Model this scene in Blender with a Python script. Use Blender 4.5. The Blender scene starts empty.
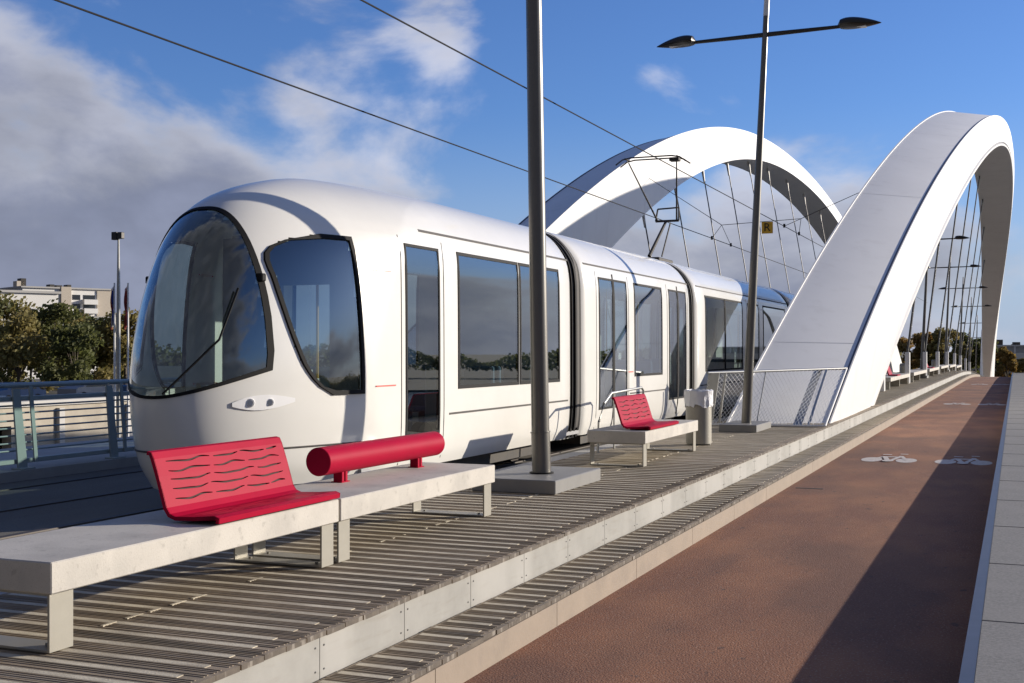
import bpy, math, random
from mathutils import Vector, Matrix
R = math.radians
random.seed(7)
scene = bpy.context.scene
COL = scene.collection

# ------------------------------------------------------------------ helpers
class MB:
    def __init__(s): s.v=[]; s.f=[]; s.m=[]; s.sm=[]
    def add(s, vs, fs, m=0, smooth=False):
        o=len(s.v); s.v+= [tuple(p) for p in vs]
        for f in fs: s.f.append(tuple(i+o for i in f)); s.m.append(m); s.sm.append(smooth)
    def box(s, x0,x1,y0,y1,z0,z1, m=0):
        vs=[(x0,y0,z0),(x1,y0,z0),(x1,y1,z0),(x0,y1,z0),(x0,y0,z1),(x1,y0,z1),(x1,y1,z1),(x0,y1,z1)]
        s.add(vs,[(0,3,2,1),(4,5,6,7),(0,1,5,4),(1,2,6,5),(2,3,7,6),(3,0,4,7)],m)
    def bbox(s, x0,x1,y0,y1,z0,z1, b=.01, m=0):
        """box with chamfered edges on all sides"""
        if x1<x0: x0,x1=x1,x0
        X=[x0,x0+b,x1-b,x1];Y=[y0,y0+b,y1-b,y1];Z=[z0,z0+b,z1-b,z1]
        vs=[];idx={}
        def P(i,j,k):
            if (i,j,k) not in idx: idx[(i,j,k)]=len(vs); vs.append((X[i],Y[j],Z[k]))
            return idx[(i,j,k)]
        F=[]
        for q,ax in ((0,0),(3,0)):
            F.append([P(q,1,1),P(q,2,1),P(q,2,2),P(q,1,2)]) if q==3 else F.append([P(q,1,2),P(q,2,2),P(q,2,1),P(q,1,1)])
        F.append([P(1,0,1),P(2,0,1),P(2,0,2),P(1,0,2)]);F.append([P(1,3,2),P(2,3,2),P(2,3,1),P(1,3,1)])
        F.append([P(1,1,3),P(2,1,3),P(2,2,3),P(1,2,3)]);F.append([P(1,2,0),P(2,2,0),P(2,1,0),P(1,1,0)])
        # edges
        def e(a,b_,c,d): F.append([P(*a),P(*b_),P(*c),P(*d)])
        for xi,xa in ((0,1),(3,2)):
            for yi,ya in ((0,1),(3,2)): e((xi,ya,1),(xa,yi,1),(xa,yi,2),(xi,ya,2))
            for zi,za in ((0,1),(3,2)): e((xi,1,za),(xa,1,zi),(xa,2,zi),(xi,2,za))
        for yi,ya in ((0,1),(3,2)):
            for zi,za in ((0,1),(3,2)): e((1,yi,za),(1,ya,zi),(2,ya,zi),(2,yi,za))
        for xi,xa in ((0,1),(3,2)):
            for yi,ya in ((0,1),(3,2)):
                for zi,za in ((0,1),(3,2)): F.append([P(xi,ya,za),P(xa,yi,za),P(xa,ya,zi)])
        s.add(vs,F,m)
    def tube(s, pts, r, n=12, m=0, cap=True, smooth=True):
        pts=[Vector(p) for p in pts]
        rr=r if isinstance(r,(list,tuple)) else [r]*len(pts)
        vs=[];fs=[]
        for i,p in enumerate(pts):
            t=(pts[min(i+1,len(pts)-1)]-pts[max(i-1,0)]).normalized()
            a=Vector((0,0,1)) if abs(t.z)<.9 else Vector((0,1,0))
            u=t.cross(a).normalized(); w=t.cross(u)
            for k in range(n):
                an=2*math.pi*k/n
                vs.append(p+(u*math.cos(an)+w*math.sin(an))*rr[i])
        for i in range(len(pts)-1):
            for k in range(n):
                k2=(k+1)%n
                fs.append((i*n+k,i*n+k2,(i+1)*n+k2,(i+1)*n+k))
        s.add(vs,fs,m,smooth)
        if cap:
            s.add(vs[:n],[tuple(range(n))[::-1]],m); s.add(vs[-n:],[tuple(range(n))],m)
    def grid(s, P, nu, nv, m=0, smooth=True, skip=None):
        """P(i,j) for i in 0..nu, j in 0..nv"""
        vs=[P(i,j) for i in range(nu+1) for j in range(nv+1)]
        fs=[(i*(nv+1)+j,(i+1)*(nv+1)+j,(i+1)*(nv+1)+j+1,i*(nv+1)+j+1) for i in range(nu) for j in range(nv) if not(skip and skip(i,j))]
        s.add(vs,fs,m,smooth)
    def prism(s, poly, ax, a0, a1, m=0):
        """poly of 2d points, extruded along axis ax ('x','y','z')"""
        n=len(poly)
        def mk(p,a):
            return {'x':(a,p[0],p[1]),'y':(p[0],a,p[1]),'z':(p[0],p[1],a)}[ax]
        vs=[mk(p,a0) for p in poly]+[mk(p,a1) for p in poly]
        s.add(vs,[tuple(range(n)),tuple(range(2*n-1,n-1,-1))]+[(i,i+n,(i+1)%n+n,(i+1)%n) for i in range(n)],m)

def wloc(o):
    l=Vector((0,0,0))
    while o is not None: l+=o.location; o=o.parent
    return l
def build(name, mb, mats, parent=None, fix=True):
    if not isinstance(mats,(list,tuple)): mats=[mats]
    L=wloc(parent) if parent else Vector((0,0,0))
    me=bpy.data.meshes.new(name)
    me.from_pydata([(p[0]-L.x,p[1]-L.y,p[2]-L.z) for p in mb.v],[],mb.f)
    for m in mats: me.materials.append(m)
    me.polygons.foreach_set('material_index',mb.m)
    me.polygons.foreach_set('use_smooth',mb.sm)
    if fix:
        import bmesh
        bm=bmesh.new(); bm.from_mesh(me)
        bmesh.ops.remove_doubles(bm,verts=bm.verts,dist=1e-5)
        bmesh.ops.recalc_face_normals(bm,faces=bm.faces)
        bm.to_mesh(me); bm.free()
        me.set_sharp_from_angle(angle=R(28))
    me.update()
    o=bpy.data.objects.new(name,me); COL.objects.link(o)
    if parent: o.parent=parent
    return o
def tag(o,label,cat,group=None,kind=None):
    if label: o['label']=label
    if cat: o['category']=cat
    if group: o['group']=group
    if kind: o['kind']=kind
    return o
def thing(name,loc,label,cat,group=None):
    o=bpy.data.objects.new(name,None); COL.objects.link(o); o.location=loc; o.empty_display_size=.2
    return tag(o,label,cat,group)
def struct(o): o['kind']='structure'; return o
def copy_tree(o,parent=None):
    kids=list(o.children)
    c=o.copy(); COL.objects.link(c)
    if parent: c.parent=parent
    for k in kids: copy_tree(k,c)
    return c
def lerp(a,b,t): return a+(b-a)*t
def interp(tab,x):
    if x<=tab[0][0]: return tab[0][1]
    for (a,b),(c,d) in zip(tab,tab[1:]):
        if x<=c: return b+(d-b)*(x-a)/(c-a)
    return tab[-1][1]

# ------------------------------------------------------------------ materials
def mat(name, col, rough=.6, metal=0., spec=.5, noise=None, bump=None, coat=0., coords='Object'):
    """noise=(scale, detail, amount, colour2) ; bump=(scale, strength)"""
    m=bpy.data.materials.new(name); m.use_nodes=True; nt=m.node_tree; b=nt.nodes['Principled BSDF']
    b.inputs['Base Color'].default_value=(*col,1); b.inputs['Roughness'].default_value=rough
    b.inputs['Metallic'].default_value=metal; b.inputs['Specular IOR Level'].default_value=spec
    b.inputs['Coat Weight'].default_value=coat
    tc=nt.nodes.new('ShaderNodeTexCoord')
    if noise:
        sc,det,amt,c2=noise[:4]
        n=nt.nodes.new('ShaderNodeTexNoise'); n.inputs['Scale'].default_value=sc; n.inputs['Detail'].default_value=det
        n.inputs['Roughness'].default_value=.65
        nt.links.new(tc.outputs[coords],n.inputs['Vector'])
        r=nt.nodes.new('ShaderNodeMapRange'); r.inputs['From Min'].default_value=.5-.25; r.inputs['From Max'].default_value=.5+.25
        r.inputs['To Max'].default_value=amt
        nt.links.new(n.outputs['Fac'],r.inputs['Value'])
        mx=nt.nodes.new('ShaderNodeMix'); mx.data_type='RGBA'
        mx.inputs['A'].default_value=(*col,1); mx.inputs['B'].default_value=(*c2,1)
        nt.links.new(r.outputs['Result'],mx.inputs['Factor']); nt.links.new(mx.outputs['Result'],b.inputs['Base Color'])
        m['mix']=mx.name
    if bump:
        n=nt.nodes.new('ShaderNodeTexNoise'); n.inputs['Scale'].default_value=bump[0]; n.inputs['Detail'].default_value=6
        nt.links.new(tc.outputs[coords],n.inputs['Vector'])
        bp=nt.nodes.new('ShaderNodeBump'); bp.inputs['Strength'].default_value=bump[1]; bp.inputs['Distance'].default_value=bump[2] if len(bump)>2 else .01
        nt.links.new(n.outputs['Fac'],bp.inputs['Height']); nt.links.new(bp.outputs['Normal'],b.inputs['Normal'])
    return m
def second_noise(m, sc, lo, hi, c3, amt, stretch=None, det=8):
    """mix a third colour over the base with another noise"""
    nt=m.node_tree; b=nt.nodes['Principled BSDF']; src=b.inputs['Base Color'].links[0].from_socket
    tc=[n for n in nt.nodes if n.type=='TEX_COORD'][0]
    n=nt.nodes.new('ShaderNodeTexNoise'); n.inputs['Scale'].default_value=sc; n.inputs['Detail'].default_value=det
    v=tc.outputs['Object']
    if stretch:
        mp=nt.nodes.new('ShaderNodeMapping'); mp.inputs['Scale'].default_value=stretch; nt.links.new(v,mp.inputs['Vector']); v=mp.outputs['Vector']
    nt.links.new(v,n.inputs['Vector'])
    r=nt.nodes.new('ShaderNodeMapRange'); r.inputs['From Min'].default_value=lo; r.inputs['From Max'].default_value=hi; r.inputs['To Max'].default_value=amt
    nt.links.new(n.outputs['Fac'],r.inputs['Value'])
    mx=nt.nodes.new('ShaderNodeMix'); mx.data_type='RGBA'; mx.inputs['B'].default_value=(*c3,1)
    nt.links.new(r.outputs['Result'],mx.inputs['Factor']); nt.links.new(src,mx.inputs['A']); nt.links.new(mx.outputs['Result'],b.inputs['Base Color'])
    return m

M={}
M['white']=mat('tram_white_paint',(.75,.74,.70),.25,coat=.35,noise=(.8,5,.7,(.66,.65,.615)))
M['arch']=mat('arch_white_paint',(.80,.80,.79),.45,noise=(.35,5,.7,(.68,.68,.675)))
second_noise(M['arch'],1.6,.58,.74,(.56,.54,.51),.3,(1,1,.22))
M['weld']=mat('weld_line_paint',(.64,.64,.63),.5)
M['arch_groove']=mat('arch_joint_seal',(.16,.17,.22),.7)  # shade of the recessed grooves put into the colour
M['glass']=mat('tinted_glass',(.012,.016,.018),.02,spec=.9)
M['glass_blue']=mat('door_glass',(.015,.018,.02),.03,spec=.9)
M['interior']=mat('light_grey_interior',(.68,.68,.66),.6)
M['intfloor']=mat('grey_interior_panel',(.30,.30,.31),.7)
M['intseat']=mat('seat_upholstery',(.10,.16,.24),.8)
M['yellowpole']=mat('grab_pole_paint',(.55,.33,.05),.4)
gm=M['glass']; nt_=gm.node_tree; o_=[n for n in nt_.nodes if n.type=='OUTPUT_MATERIAL'][0]
tr_=nt_.nodes.new('ShaderNodeBsdfTransparent'); tr_.inputs[0].default_value=(.62,.72,.71,1)
gl_=nt_.nodes.new('ShaderNodeBsdfGlossy'); gl_.inputs['Roughness'].default_value=.012; gl_.inputs['Color'].default_value=(.95,.98,1,1)
lw_=nt_.nodes.new('ShaderNodeLayerWeight'); lw_.inputs['Blend'].default_value=.5
pw_=nt_.nodes.new('ShaderNodeMath'); pw_.operation='POWER'; nt_.links.new(lw_.outputs['Facing'],pw_.inputs[0]); pw_.inputs[1].default_value=3.
fr_=nt_.nodes.new('ShaderNodeMath'); fr_.operation='MULTIPLY_ADD'; nt_.links.new(pw_.outputs[0],fr_.inputs[0]); fr_.inputs[1].default_value=.85; fr_.inputs[2].default_value=.14
ms_=nt_.nodes.new('ShaderNodeMixShader'); nt_.links.new(fr_.outputs[0],ms_.inputs[0]); nt_.links.new(tr_.outputs[0],ms_.inputs[1]); nt_.links.new(gl_.outputs[0],ms_.inputs[2]); nt_.links.new(ms_.outputs[0],o_.inputs['Surface'])
M['rubber']=mat('black_rubber',(.008,.008,.009),.7,spec=.2)
M['dark']=mat('dark_underframe',(.03,.03,.032),.7,noise=(6,4,.7,(.07,.055,.04)))
M['steel']=mat('galvanised_steel',(.42,.42,.40),.42,metal=.75,noise=(9,5,.6,(.30,.30,.29)))
M['pole']=mat('pole_grey_paint',(.17,.16,.145),.33,metal=.55,noise=(3,4,.5,(.13,.125,.11)))
M['polewhite']=mat('pole_tip_white',(.75,.75,.75),.4)
M['plinth']=mat('plinth_grey_paint',(.22,.215,.205),.5,noise=(4,5,.6,(.16,.155,.15)))
M['stone']=mat('terrazzo_concrete',(.52,.49,.44),.7,noise=(5,6,.6,(.42,.395,.355)),bump=(60,.25,.004))
second_noise(M['stone'],140,.60,.66,(.30,.26,.22),.7)
second_noise(M['stone'],2.2,.50,.72,(.30,.285,.26),.6)
second_noise(M['stone'],18,.62,.70,(.28,.26,.23),.5)
M['leg']=mat('bench_leg_steel',(.32,.305,.265),.45,metal=.4,noise=(7,5,.6,(.26,.245,.21)))
M['red']=mat('red_powder_coat',(.37,.003,.03),.5,spec=.08,noise=(5,6,.6,(.30,.003,.023)))
M['redliner']=mat('dark_red_liner',(.035,.004,.006),.8)
M['alu']=mat('aluminium_fascia',(.36,.355,.335),.5,metal=.15,noise=(2.5,7,.9,(.25,.245,.23)))
second_noise(M['alu'],8,.55,.75,(.22,.20,.17),.45,(1,.3,2.5))
second_noise(M['alu'],.9,.50,.56,(.42,.41,.39),.5,(1,1,.1),2)
M['kerb']=mat('concrete_kerb',(.31,.25,.195),.8,noise=(3,8,.8,(.23,.19,.15)),bump=(50,.3,.004))
second_noise(M['kerb'],7,.52,.75,(.22,.18,.15),.5)
M['rivet']=mat('rivet_dark',(.12,.12,.12),.5,metal=.5)
M['wood']=mat('weathered_deck_board',(.26,.20,.135),.8,noise=(6,8,.9,(.40,.325,.235)))
second_noise(M['wood'],3,.45,.7,(.07,.052,.036),.6,(.35,5,1))
second_noise(M['wood'],12,.56,.66,(.34,.31,.26),.6,(.12,9,1))
second_noise(M['wood'],1.1,.50,.66,(.08,.07,.05),.45,(.5,4.8,1),3)
M['woodend']=mat('board_end_grain',(.15,.125,.10),.85,noise=(11,6,1.,(.07,.058,.047)))
second_noise(M['woodend'],5,.55,.62,(.32,.29,.25),.6,(1,4,1))
M['strip']=mat('grip_strip',(.64,.58,.45),.85,noise=(9,7,.9,(.44,.39,.30)),bump=(90,.4,.004))
second_noise(M['strip'],2.4,.44,.62,(.24,.20,.145),.5,(1,3,1))
M['asphalt_red']=mat('red_asphalt',(.27,.108,.054),.9,noise=(52,5,1.,(.125,.052,.030)),bump=(70,.8,.01))
second_noise(M['asphalt_red'],1.1,.42,.66,(.40,.175,.078),.5,(1,.4,1))
second_noise(M['asphalt_red'],60,.60,.66,(.42,.31,.24),.6,None,3)
second_noise(M['asphalt_red'],2.6,.58,.72,(.09,.05,.04),.25,(1,.25,1))
second_noise(M['asphalt_red'],.5,.52,.60,(.10,.055,.04),.35,(1,.6,1),5)
second_noise(M['asphalt_red'],9,.66,.72,(.06,.04,.035),.6,(1,.5,1),4)
M['granite']=mat('granite_paving',(.29,.28,.265),.85,noise=(45,6,1.,(.12,.118,.115)),bump=(80,.4,.004))
second_noise(M['granite'],2,.45,.7,(.24,.23,.22),.6)
M['joint']=mat('paving_joint',(.05,.05,.05),.9)
M['kerbsteel']=mat('steel_kerb_plate',(.10,.11,.14),.4,metal=.6,noise=(4,5,.6,(.06,.068,.085)))
M['trackbed']=mat('track_concrete',(.15,.135,.115),.9,noise=(40,6,1.,(.075,.07,.062)),bump=(70,.4,.005))
second_noise(M['trackbed'],1.5,.45,.7,(.15,.145,.135),.5,(1,.2,1))
M['rail']=mat('rail_steel',(.07,.06,.055),.65,metal=.4)
M['concrete']=mat('deck_edge_concrete',(.40,.39,.37),.85,noise=(4,7,.8,(.30,.29,.27)),bump=(40,.3,.004))
M['railing']=mat('railing_grey_green',(.36,.41,.40),.5,metal=.2,noise=(5,4,.5,(.27,.31,.30)))
M['marking']=mat('white_road_paint',(.72,.70,.66),.7,noise=(30,6,1.,(.38,.30,.26)))
M['cable']=mat('hanger_cable',(.10,.10,.105),.5,metal=.4)
M['wire']=mat('overhead_wire',(.02,.02,.022),.8,spec=.2)
M['yellow']=mat('yellow_enamel',(.75,.42,.03),.5)
M['black']=mat('black_enamel',(.01,.01,.01),.5)
M['bag']=mat('plastic_bag',(.70,.71,.74),.35,bump=(18,.8,.02))
M['lampblack']=mat('lamp_dark_shell',(.035,.033,.032),.35,metal=.4)
M['lens']=mat('lamp_lens',(.60,.60,.58),.2,spec=.8)
M['chrome']=mat('headlight_lens',(.85,.85,.85),.12,spec=.9)
M['redmark']=mat('red_stripe',(.65,.08,.06),.5)

# ------------------------------------------------------------------ deck level along the bridge
def drop(y): return .0004*max(0,y-85)**2
ZD,ZS,ZP,ZW,ZT=-1.52,-1.78,-1.985,-1.64,-1.67
Y0,Y1=-14.,230.
def ysteps():
    ys=[Y0,0.,30,60,80]; y=85.
    while y<Y1: ys.append(y); y+=5
    return ys+[Y1]
def ribbon(mb,x0,x1,z,m=0,ys=None,thick=None):
    ys=ys or ysteps(); n=len(ys)
    mb.grid(lambda i,j:((x0,x1)[j],ys[i],z-drop(ys[i])),n-1,1,m,False)
def wall_ribbon(mb,x,z0,z1,m=0,ys=None):
    ys=ys or ysteps(); n=len(ys)
    mb.grid(lambda i,j:(x,ys[i],(z0,z1)[j]-drop(ys[i])),n-1,1,m,False)

# cycle path
mb=MB(); ribbon(mb,-3.055,-.262,ZP); struct(build('cycle_path',mb,M['asphalt_red'],fix=False))
# footpath on the right
mb=MB(); ribbon(mb,-.19,2.7,ZW); 
y=1.5
while y<120:
    mb.box(-.19,2.7,y,y+.012,ZW-.002-drop(y),ZW+.003-drop(y),1); y+=2.16
wall_ribbon(mb,2.7,-2.9,ZW); struct(build('footpath',mb,[M['granite'],M['joint']],fix=False))
mb=MB(); ribbon(mb,-.262,-.192,ZW+.004); wall_ribbon(mb,-.262,ZP-.05,ZW+.004); struct(build('footpath_kerb',mb,M['kerbsteel'],fix=False))
# track bed
mb=MB(); ribbon(mb,-11.75,-6.15,ZT); struct(build('tram_track_bed',mb,M['trackbed'],fix=False))
mb=MB(); ribbon(mb,-6.15,-5.86,ZD-.01); wall_ribbon(mb,-6.15,ZT-.05,ZD-.01); wall_ribbon(mb,-5.86,ZT-.05,ZD-.01); struct(build('track_kerb',mb,M['concrete'],fix=False))
mb=MB(); ribbon(mb,-14.6,-11.75,ZD-.02); wall_ribbon(mb,-11.75,ZT-.05,ZD-.02); wall_ribbon(mb,-14.6,-3.0,ZD-.02); struct(build('far_walkway',mb,M['concrete'],fix=False))
mb=MB(); ribbon(mb,-14.6,2.7,-2.95); struct(build('bridge_deck_underside',mb,M['concrete'],fix=False))
for xr in (-6.88,-8.32,-9.7,-11.14):
    mb=MB(); ys=ysteps()
    sec=[(-.045,.004),(.045,.004),(.05,-.02),(-.05,-.02)]
    mb.grid(lambda i,j:(xr+sec[j][0],ys[i],ZT+sec[j][1]+.01-drop(ys[i])),len(ys)-1,3,0,False)
    o=build('tram_rail',mb,M['rail'],fix=False)
    tag(o,{-6.88:'steel rail under the near side of the tram, closest to the timber deck',-8.32:'second steel rail from the timber deck, under the far side of the tram',-9.7:'third steel rail, near rail of the empty track beyond the tram',-11.14:'steel rail closest to the far walkway and railing'}[xr],'rail','grooved tram rails')

# timber decks: boards across the walkway, each with a grip strip
def boards(name,x0,x1,z,pitch,sx0,sx1,th=.028,ymax=190):
    mb=MB(); y=Y0; k=0
    while y<ymax:
        w=pitch-.009; e=random.uniform(-.004,.004) if y<40 else 0; dz=random.uniform(-.0025,.0025)
        zz=z-drop(y)+dz
        mb.box(x0,x1+e,y,y+w,zz-th,zz,0); mb.m[-3]=2
        if y>-3:
            # fine ribs either side of the strip
            mb.box(sx0,sx1+random.uniform(-.01,.01),y+w*.44,y+w*.44+.052,zz-.003,zz+.004,1)
            if y<16:
                for q in (.1,.24,.38,.74,.88):
                    mb.box(x0+.02,x1-.03,y+w*q,y+w*q+.009,zz-.003,zz+.0035,0)
        y+=pitch
    return struct(build(name,mb,[M['wood'],M['strip'],M['woodend']],fix=False))
boards('timber_deck',-5.85,-3.46,ZD,.2,-5.8,-3.60)
boards('timber_step',-3.475,-3.055,ZS,.2,-3.45,-3.14)
# light joint line along the boards
mb=MB(); y=2.
while y<24:
    if random.random()<.62: mb.box(-4.66,-4.64,y,y+random.uniform(.02,.16),ZD-.002,ZD+.0065)
    y+=.2
struct(build('deck_joint',mb,M['strip'],fix=False))
# fascias
mb=MB(); y=Y0+.79
while y<110:
    z=ZD-drop(y)
    mb.box(-3.53,-3.50,y,y+.993,ZS-.03-drop(y),z-.032,0)
    for yy in (y+.04,y+.95):
        for zz in (z-.09,ZS+.04-drop(y)):
            if 0<y<30: mb.tube([(-3.505,yy,zz),(-3.496,yy,zz)],.0055,8,1)
    y+=1.0
wall_ribbon(mb,-3.55,-2.,ZD-.035,2)
struct(build('deck_fascia',mb,[M['alu'],M['rivet'],M['joint']],fix=False))
mb=MB(); y=Y0+.3
while y<120:
    mb.box(-3.10,-3.05,y,y+1.992,ZP-.05-drop(y),ZS-.032-drop(y),0)
    y+=2.0
wall_ribbon(mb,-3.11,-2.1,ZS-.04,1)
struct(build('step_kerb',mb,[M['kerb'],M['joint']],fix=False))
# drain slot in the cycle path
mb=MB(); mb.box(-2.93,-2.55,17.9,17.96,ZP-.002,ZP+.004); struct(build('drain_slot',mb,M['joint'],fix=False))

# painted bicycle symbols
def ell(mb,cx,cy,rx,ry,z,n=24):
    mb.add([(cx+rx*math.cos(2*math.pi*k/n),cy+ry*math.sin(2*math.pi*k/n),z) for k in range(n)],[tuple(range(n))])
def quad(mb,a,b,w,z):
    a=Vector(a);b=Vector(b);d=(b-a).normalized();n=Vector((-d.y,d.x))*w/2
    mb.add([(*(a+n),z),(*(a-n),z),(*(b-n),z),(*(b+n),z)],[(0,1,2,3)])
def bike(cx,cy,label):
    z=ZP+.004-drop(cy); mb=MB()
    ell(mb,cx-.30,cy-.1,.18,.46,z); ell(mb,cx+.30,cy-.1,.18,.46,z)
    z2=z+.002
    quad(mb,(cx-.30,cy-.1),(cx-.14,cy+.65),.07,z2); quad(mb,(cx-.14,cy+.55),(cx+.16,cy+.55),.16,z2)
    quad(mb,(cx+.30,cy-.1),(cx+.14,cy+.8),.07,z2+.002); quad(mb,(cx-.14,cy+.6),(cx+.02,cy-.45),.09,z2+.004); quad(mb,(cx+.02,cy-.45),(cx+.16,cy+.7),.08,z2+.006)
    ell(mb,cx-.0,cy-.35,.10,.2,z2+.008,12); quad(mb,(cx-.2,cy+.95),(cx-.04,cy+.95),.12,z2+.008); quad(mb,(cx+.1,cy+1.15),(cx+.24,cy+1.15),.12,z2+.008)
    tag(build('bicycle_marking',mb,M['marking'],fix=False),label,'road marking','white bicycle symbols painted on the red path')
bike(-2.12,23.2,'near left white bicycle symbol in the sunlit half of the red path')
bike(-.86,23.2,'near right white bicycle symbol half in shade on the red path')
bike(-2.0,48,'second left white bicycle symbol, further up the sunlit red path')
bike(-.8,48,'second right white bicycle symbol, further up the red path in shade')
bike(-1.95,76,'farthest left bicycle symbol near the crest of the red path')
bike(-.8,76,'farthest right bicycle symbol near the crest of the red path')

# ------------------------------------------------------------------ arches
YC,XC,PE=100.794,-9.5,2.159
ED=[(75.808,16.723,-4.968,1.684,.542,.668),(74.641,16.346,-3.076,1.506,.487,1.395),(65.44,15.089,-3.225,2.355,.392,.627),(66.403,15.132,-4.084,.35,.171,.756)]
def edge(k,u,side=1):
    L,Rr,X0,X1,X2,X3=ED[k]; h=1-abs(u)**PE
    X=X0+X1*h+X2*u+X3*h*h
    if side<0: X=2*XC-X
    return Vector((X,YC+L*u,-1.5+Rr*h))
def arch(side,label):
    T=thing('bridge_arch',(edge(0,-1,side).x,24.5,ZD),label,'arch','white steel arches of the bridge')
    N=220; us=[-1.03+2.15*i/N for i in range(N+1)]
    def sec(u):
        a,b,c,d=[edge(k,u,side) for k in range(4)]
        ctr=(a+b+c+d)/4
        inw=((c+d)/2-(a+b)/2).normalized()
        out=(b-a).normalized()
        S=[a, a.lerp(b,.022), a.lerp(b,.022)+inw*.07, a.lerp(b,.955)+inw*.07, a.lerp(b,.985)+inw*.12, a.lerp(b,.985),
           b, b.lerp(c,.2)+out*.05, b.lerp(c,.86)+out*.02, b.lerp(c,.87)-out*.05, b.lerp(c,.92)-out*.05, b.lerp(c,.93)+out*.02, c, d]
        return S
    secs=[sec(u) for u in us]; n=14
    mb=MB()
    matidx=[0]*14; matidx[3]=1; matidx[4]=1; matidx[9]=1
    for j in range(n):
        k=(j+1)%n
        mb.grid(lambda i,q:secs[i][(j,k)[q]],N,1,matidx[j],True)
    mb.add(secs[0],[tuple(range(n))]); mb.add(secs[-1],[tuple(range(n))])
    # welded seams every few metres on the visible faces
    for i in range(8,N,16):
        S=secs[i]; 
        for p,q in ((S[2],S[3]),(S[12],S[13])):
            v=(q-p).normalized(); nn=(secs[i+1][0]-secs[i][0]).normalized(); up=v.cross(nn)
            for sgn in (1,):
                c=(S[0]+S[6]+S[12]+S[13])/4
                if up.dot(p-c)<0: up=-up
            a1=p+v*.05; b1=q-v*.05
            mb.add([a1+up*.004-nn*.012,b1+up*.004-nn*.012,b1+up*.004+nn*.012,a1+up*.004+nn*.012],[(0,1,2,3)],2)
    build('rib',mb,[M['arch'],M['arch_groove'],M['weld']],T)
    # hangers
    ys=[58.4-11.5,58.4,69.9,81.4,92.9,104.4,115.9,127.4,138.9] if side>0 else [38.5,46,53.5,60.3,67.3,74.7,82.3,90,98.5,107,116,126]
    for hy in ys:
        # find u where intrados centre is at hy
        best=min((abs((edge(2,u,side).y+edge(3,u,side).y)/2-(hy+(-1.5 if side>0 else .8))),u) for u in [x/400 for x in range(-400,400)])
        u=best[1]; top=edge(2,u,side)*(.12 if side>0 else .35)+edge(3,u,side)*(.88 if side>0 else .65)+Vector((0,0,.05))
        bx=-4.55 if side>0 else 2*XC+4.6
        bot=Vector((bx,hy,ZD-drop(hy)))
        d=(top-bot).normalized()
        hb=MB()
        for o_ in ((-.13,.13) if side>0 else (0,)):
            hb.tube([bot+Vector((0,o_,1.4)),top+Vector((0,o_*.6,0))],.042 if side>0 else .032,8)
        h=build('hanger',hb,M['cable'],T)
        sb=MB(); sb.bbox(bot.x-.10,bot.x+.10,hy-.2,hy+.2,bot.z,bot.z+1.42,.02); build('hanger_socket',sb,M['arch'],h)
        sb=MB(); sb.tube([top-d*1.0,top-d*.25],[.05,.085],8); 
        sb.bbox(top.x-.09,top.x+.09,top.y-.04,top.y+.04,top.z-.30,top.z+.1,.01)
        build('hanger_clamp',sb,M['weld'],h)
    return T
arch(1,'near white steel arch rising from the timber deck beside the red cycle path')
arch(-1,'far white steel arch rising behind the tram, beyond both tracks')

# ------------------------------------------------------------------ benches
BX0,BX1=-5.22,-4.43   # rear / front
ZB=-1.055
def slab_mesh(y0,y1,p):
    mb=MB(); mb.bbox(BX0,BX1,y0,y1,ZB-.16,ZB,.006); return build('slab',mb,M['stone'],p)
def leg_mesh(y0,y1,p):
    mb=MB(); t=.014; z0=ZD+.006; z1=ZB-.16
    mb.bbox(BX1-.03-t,BX1-.03,y0,y1,z0,z1-.001,.002); mb.bbox(BX0+.03,BX0+.03+t,y0,y1,z0,z1-.001,.002)
    mb.bbox(BX0+.03+t,BX1-.03-t,y0,y1,z0,z0+t,.002)
    mb.bbox(BX0+.03+t,BX1-.03-t,y0,y1,z1-t-.001,z1-.001,.002)
    for xx in (BX1-.12,BX0+.12): mb.tube([(xx,(y0+y1)/2,z0+t),(xx,(y0+y1)/2,z0+t+.012)],.012,8)
    return build('leg_frame',mb,M['leg'],p)
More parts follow.
